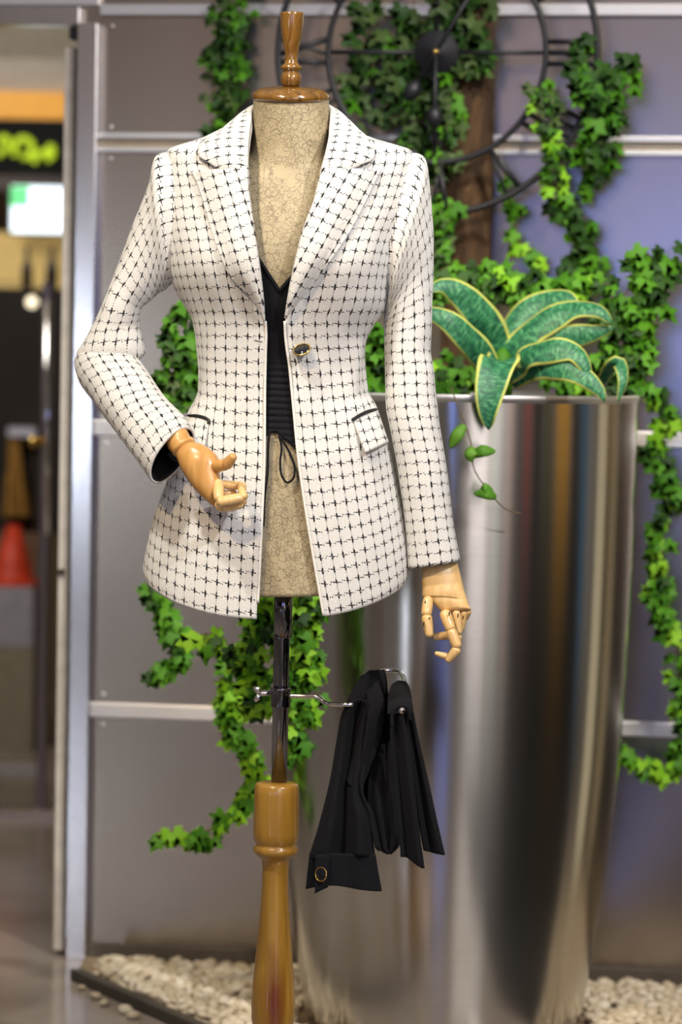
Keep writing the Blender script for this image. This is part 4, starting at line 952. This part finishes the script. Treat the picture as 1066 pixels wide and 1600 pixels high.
# ------------------------------------------------------------------ camisole with drawstrings
top_ = lambda x: 453 - (437-x)*1.5 if x < 437 else 453 - (x-437)*1.15
bot_ = pchip([(330, 700), (400, 684), (414, 680), (424, 675), (432, 674), (440, 682), (450, 689), (458, 697), (466, 700), (550, 705)])
cami = None; G = []; nC = 90; nR = 90
for i in range(nR):
    f = i/(nR-1); row = []
    for j in range(nC):
        x = 345 + 190*j/(nC-1); y0_ = max(top_(x), 330); y = y0_*(1-f) + bot_(x)*f
        r_ = .0016*math.sin(y*.62 + .5*math.sin(x*.05)) * max(0, min(1, (y-555)/40))
        row.append(at(x, y, BODY.depth(x, y) - .0065 + r_))
    G.append(row)
cami = link('camisole', fixn(gridmesh('camisole', G)), KNIT); solid(cami, .003, 0); tag(cami, 'black v-neck camisole with gathered front under the open white blazer', 'top')
def dline(pts, lift=.010): return [at(x, y, BODY.depth(x, y)-lift) for x, y in crom(pts, 60)]
hem_ = MB().tube(dline([(x, top_(x)+1.5) for x in (375, 395, 415, 432, 437, 442, 455, 475, 495)], .009), .0028, 8).build('neckline_trim', KNIT, None, smooth=True); child(cami, hem_)
l_ = MB().tube(dline([(436, 680), (440, 700), (438, 722), (440, 742), (449, 754), (459, 746), (460, 728), (452, 706), (444, 692), (438, 682)]), .0026, 8, flat=.6).build('drawstring', KNIT, None, smooth=True); child(cami, l_)
l_ = MB().tube(dline([(421, 676), (419, 700), (418, 740), (414, 775), (412, 822)], .012), [.0036]*40+[.0032]*20, 8, flat=.5).build('drawstring', KNIT, None, smooth=True); child(cami, l_)

# ------------------------------------------------------------------ clamp bracket and trousers
br = empty('clamp_bracket', at(438, 1090, Y0), 'chrome clamp with wing screw and bent hanger wire on the pole', 'bracket')
lathe('clamp_collar', [(13*q, zpx(1106)), (15*q, zpx(1105)), (15.2*q, zpx(1103)), (15.2*q, zpx(1079)), (16*q, zpx(1078)), (16*q, zpx(1075)), (13*q, zpx(1074))], Vector((xp, Y0, 0)), DCHROME, br, 40, cap=False)
MB().tube([A3(424, 1083, 0), A3(404, 1083, -.005)], .0042, 10).build('screw', CHROME, br, smooth=True)
w_ = MB(); w_.tube([A3(407, 1083, -.005), A3(402, 1077, -.005), A3(396, 1074, -.005)], [.003, .0045, .003], 8, flat=.5); w_.tube([A3(407, 1083, -.005), A3(403, 1090, -.005), A3(398, 1095, -.005)], [.003, .0045, .003], 8, flat=.5); w_.build('wing', CHROME, br, smooth=True)
wirep = crom([tuple(A3(*p)) for p in [(452, 1087, -.012), (475, 1088, -.016), (494, 1088, -.02), (501, 1092, -.022), (508, 1098, -.026), (520, 1100, -.036), (545, 1101, -.046), (562, 1099, -.03), (572, 1088, .03), (580, 1066, .075), (594, 1050, .095), (610, 1047, .10), (624, 1050, .095), (631, 1060, .08), (632, 1082, .05), (629, 1100, -.005), (628, 1109, -.05)]], 120)
MB().tube([Vector(p) for p in wirep], .0036, 10).build('hanger_wire', CHROME, br, smooth=True)
lathe('end_cap', [(.0001, .004), (.0045, .003), (.0052, 0), (.0045, -.004)], A3(628, 1110, -.062), CHROME, br, 16, Vector((0, -1, .1)))

tz = empty('trousers', A3(590, 1100, 0), 'black folded trousers draped over the chrome hanger wire beside the pole', 'trousers')
def cloth(name, L, R, dL, dR, folds=(), nr=60, nc=40, th=.004, par=tz, mat=BLACKCLOTH, hem=0):
    """L,R px polylines; dL,dR depth polylines (same count); folds: (centre u, width, amp, grow)"""
    A_ = crom([(*p, d) for p, d in zip(L, dL)], nr); B_ = crom([(*p, d) for p, d in zip(R, dR)], nr); G = []
    for i in range(nr):
        f = i/(nr-1); row = []
        for j in range(nc):
            t = j/(nc-1); c = A_[i]*(1-t) + B_[i]*t; d = c[2]
            for (u, w2, am, gr) in folds: d -= am*math.exp(-((t-u)/w2)**2)*(gr + (1-gr)*f)
            row.append(at(c[0], c[1] + hem*math.sin(t*5)*f, Y0+d))
        G.append(row)
    o = link(name, fixn(gridmesh(name, G)), mat, par); solid(o, th, 0); return o
# back fall of the left hump
cloth('back_fold', [(566, 1056), (560, 1064), (552, 1100), (545, 1180), (548, 1290)], [(600, 1046), (604, 1062), (606, 1110), (600, 1180), (590, 1300)], [.08, .07, .05, .05, .06], [.09, .085, .07, .07, .06], [(.5, .2, .015, .6)])
# hump over the wire (top cover)
cloth('top_fold', [(577, 1049), (562, 1062), (549, 1082), (538, 1108), (531, 1150), (526, 1200)], [(600, 1047), (602, 1070), (600, 1110), (592, 1160), (578, 1200), (562, 1245)], [.08, .05, .02, .0, .0, .0], [.085, .06, .04, .03, .0, -.01], [(.62, .18, .022, .9), (.2, .12, .008, .5)])
# front leg falling to the waistband
cloth('leg', [(557, 1092), (536, 1110), (526, 1160), (516, 1220), (500, 1285), (485, 1334)], [(572, 1094), (579, 1112), (576, 1170), (567, 1235), (578, 1280), (586, 1338)], [-.045, -.035, -.02, -.02, -.02, -.02], [-.045, -.03, -.02, -.02, -.03, -.03], [(.22, .13, .016, .4), (.78, .14, .018, .5), (.5, .1, -.018, .6)])
wb = cloth('waistband', [(484, 1333), (481, 1360), (478, 1389)], [(587, 1335), (592, 1362), (597, 1387)], [-.028, -.028, -.028], [-.034, -.034, -.034], [(.3, .15, .008, 1), (.75, .15, .006, 1)], 20, 40, .006, hem=-5)
tb_ = cloth('button_tab', [(493, 1336), (492, 1365), (492, 1396)], [(515, 1336), (513, 1364), (513, 1386)], [-.045, -.046, -.047], [-.046, -.047, -.048], [], 14, 10, .003)
sm = MB().tube([Vector(p) for p in crom([tuple(A3(*p)) for p in [(484, 1333, -.036), (500, 1335, -.042), (515, 1335, -.046)]], 20)], .0016, 6).build('seam', BLACKCLOTH, tz, smooth=True)
bcc = A3(503, 1366, -.052)
bb_ = lathe('button', [(.0001, .0025), (.006, .002), (.0095, .0012), (.0102, 0), (.0095, -.001)], bcc, BLACKGLOSS, tz, 32, Vector((-.75, -1, .15)))
ax_ = Vector((-.75, -1, .15)).normalized(); a_ = Vector((1, 0, 0)); a_ = (a_-ax_*a_.dot(ax_)).normalized(); b_ = ax_.cross(a_)
r_ = MB().tube([bcc + ax_*.002 + (a_*math.cos(2*PI*k/32) + b_*math.sin(2*PI*k/32))*.0102 for k in range(33)], .0009, 8).build('gold_rim', GOLD, None, smooth=True); child(bb_, r_)
# flap edge catching light down the middle
cloth('leg_facing', [(572, 1082), (575, 1110), (570, 1160), (563, 1222), (576, 1270), (588, 1325)], [(590, 1064), (600, 1106), (589, 1165), (566, 1232), (583, 1275), (594, 1330)], [-.01, -.04, -.04, -.03, -.035, -.04], [.02, -.01, -.01, -.03, -.02, -.02], [(.5, .3, .006, 1)], 50, 12)
# the U-shaped hanging loop in the middle
cloth('hanging_loop', [(598, 1100), (586, 1170), (575, 1240), (586, 1300), (594, 1326), (607, 1334)], [(612, 1090), (618, 1160), (628, 1240), (634, 1290), (624, 1322), (610, 1334)], [.05, .02, .0, .0, .0, .0], [.03, .02, .01, .01, .0, .0], [(.3, .16, .012, .8), (.7, .12, .010, .8)])
# right hump with its tails
cloth('back_fold', [(612, 1072), (606, 1090), (603, 1120), (602, 1180), (604, 1260), (608, 1320)], [(634, 1066), (640, 1084), (642, 1120), (646, 1180), (652, 1240), (645, 1290)], [.07, .04, .02, .02, .02, .02], [.07, .04, .02, .02, .02, .02], [(.4, .2, .01, .6)])
cloth('top_fold', [(622, 1065), (612, 1072), (607, 1088), (606, 1102), (606, 1116)], [(634, 1066), (640, 1076), (643, 1090), (644, 1102), (645, 1114)], [.07, .03, -.015, -.04, -.05], [.07, .035, -.01, -.03, -.035], [(.5, .35, .016, .5)], 40, 24)
cloth('leg', [(615, 1112), (611, 1150), (617, 1220), (624, 1290), (627, 1339)], [(628, 1118), (637, 1150), (645, 1220), (653, 1290), (662, 1354)], [-.05, -.045, -.04, -.04, -.04], [-.05, -.045, -.045, -.045, -.045], [(.85, .14, .014, .5), (.3, .2, -.012, .6)], 60, 24, hem=-3)
cloth('leg', [(630, 1100), (638, 1150), (648, 1230), (656, 1290), (663, 1329)], [(642, 1098), (652, 1150), (668, 1220), (681, 1280), (694, 1336)], [-.03, -.02, -.02, -.02, -.02], [-.03, -.01, -.01, -.01, -.01], [(.85, .14, .012, .5), (.35, .2, -.010, .6)], 60, 24)
along_p = [Vector(p) for p in crom([tuple(A3(*p)) for p in [(613, 1135, -.054), (613, 1118, -.056), (619, 1106, -.058), (629, 1102, -.058), (638, 1108, -.056), (641, 1125, -.052)]], 30)]
MB().tube(along_p, .0028, 8).build('fold_edge', BLACKCLOTH, tz, smooth=True)
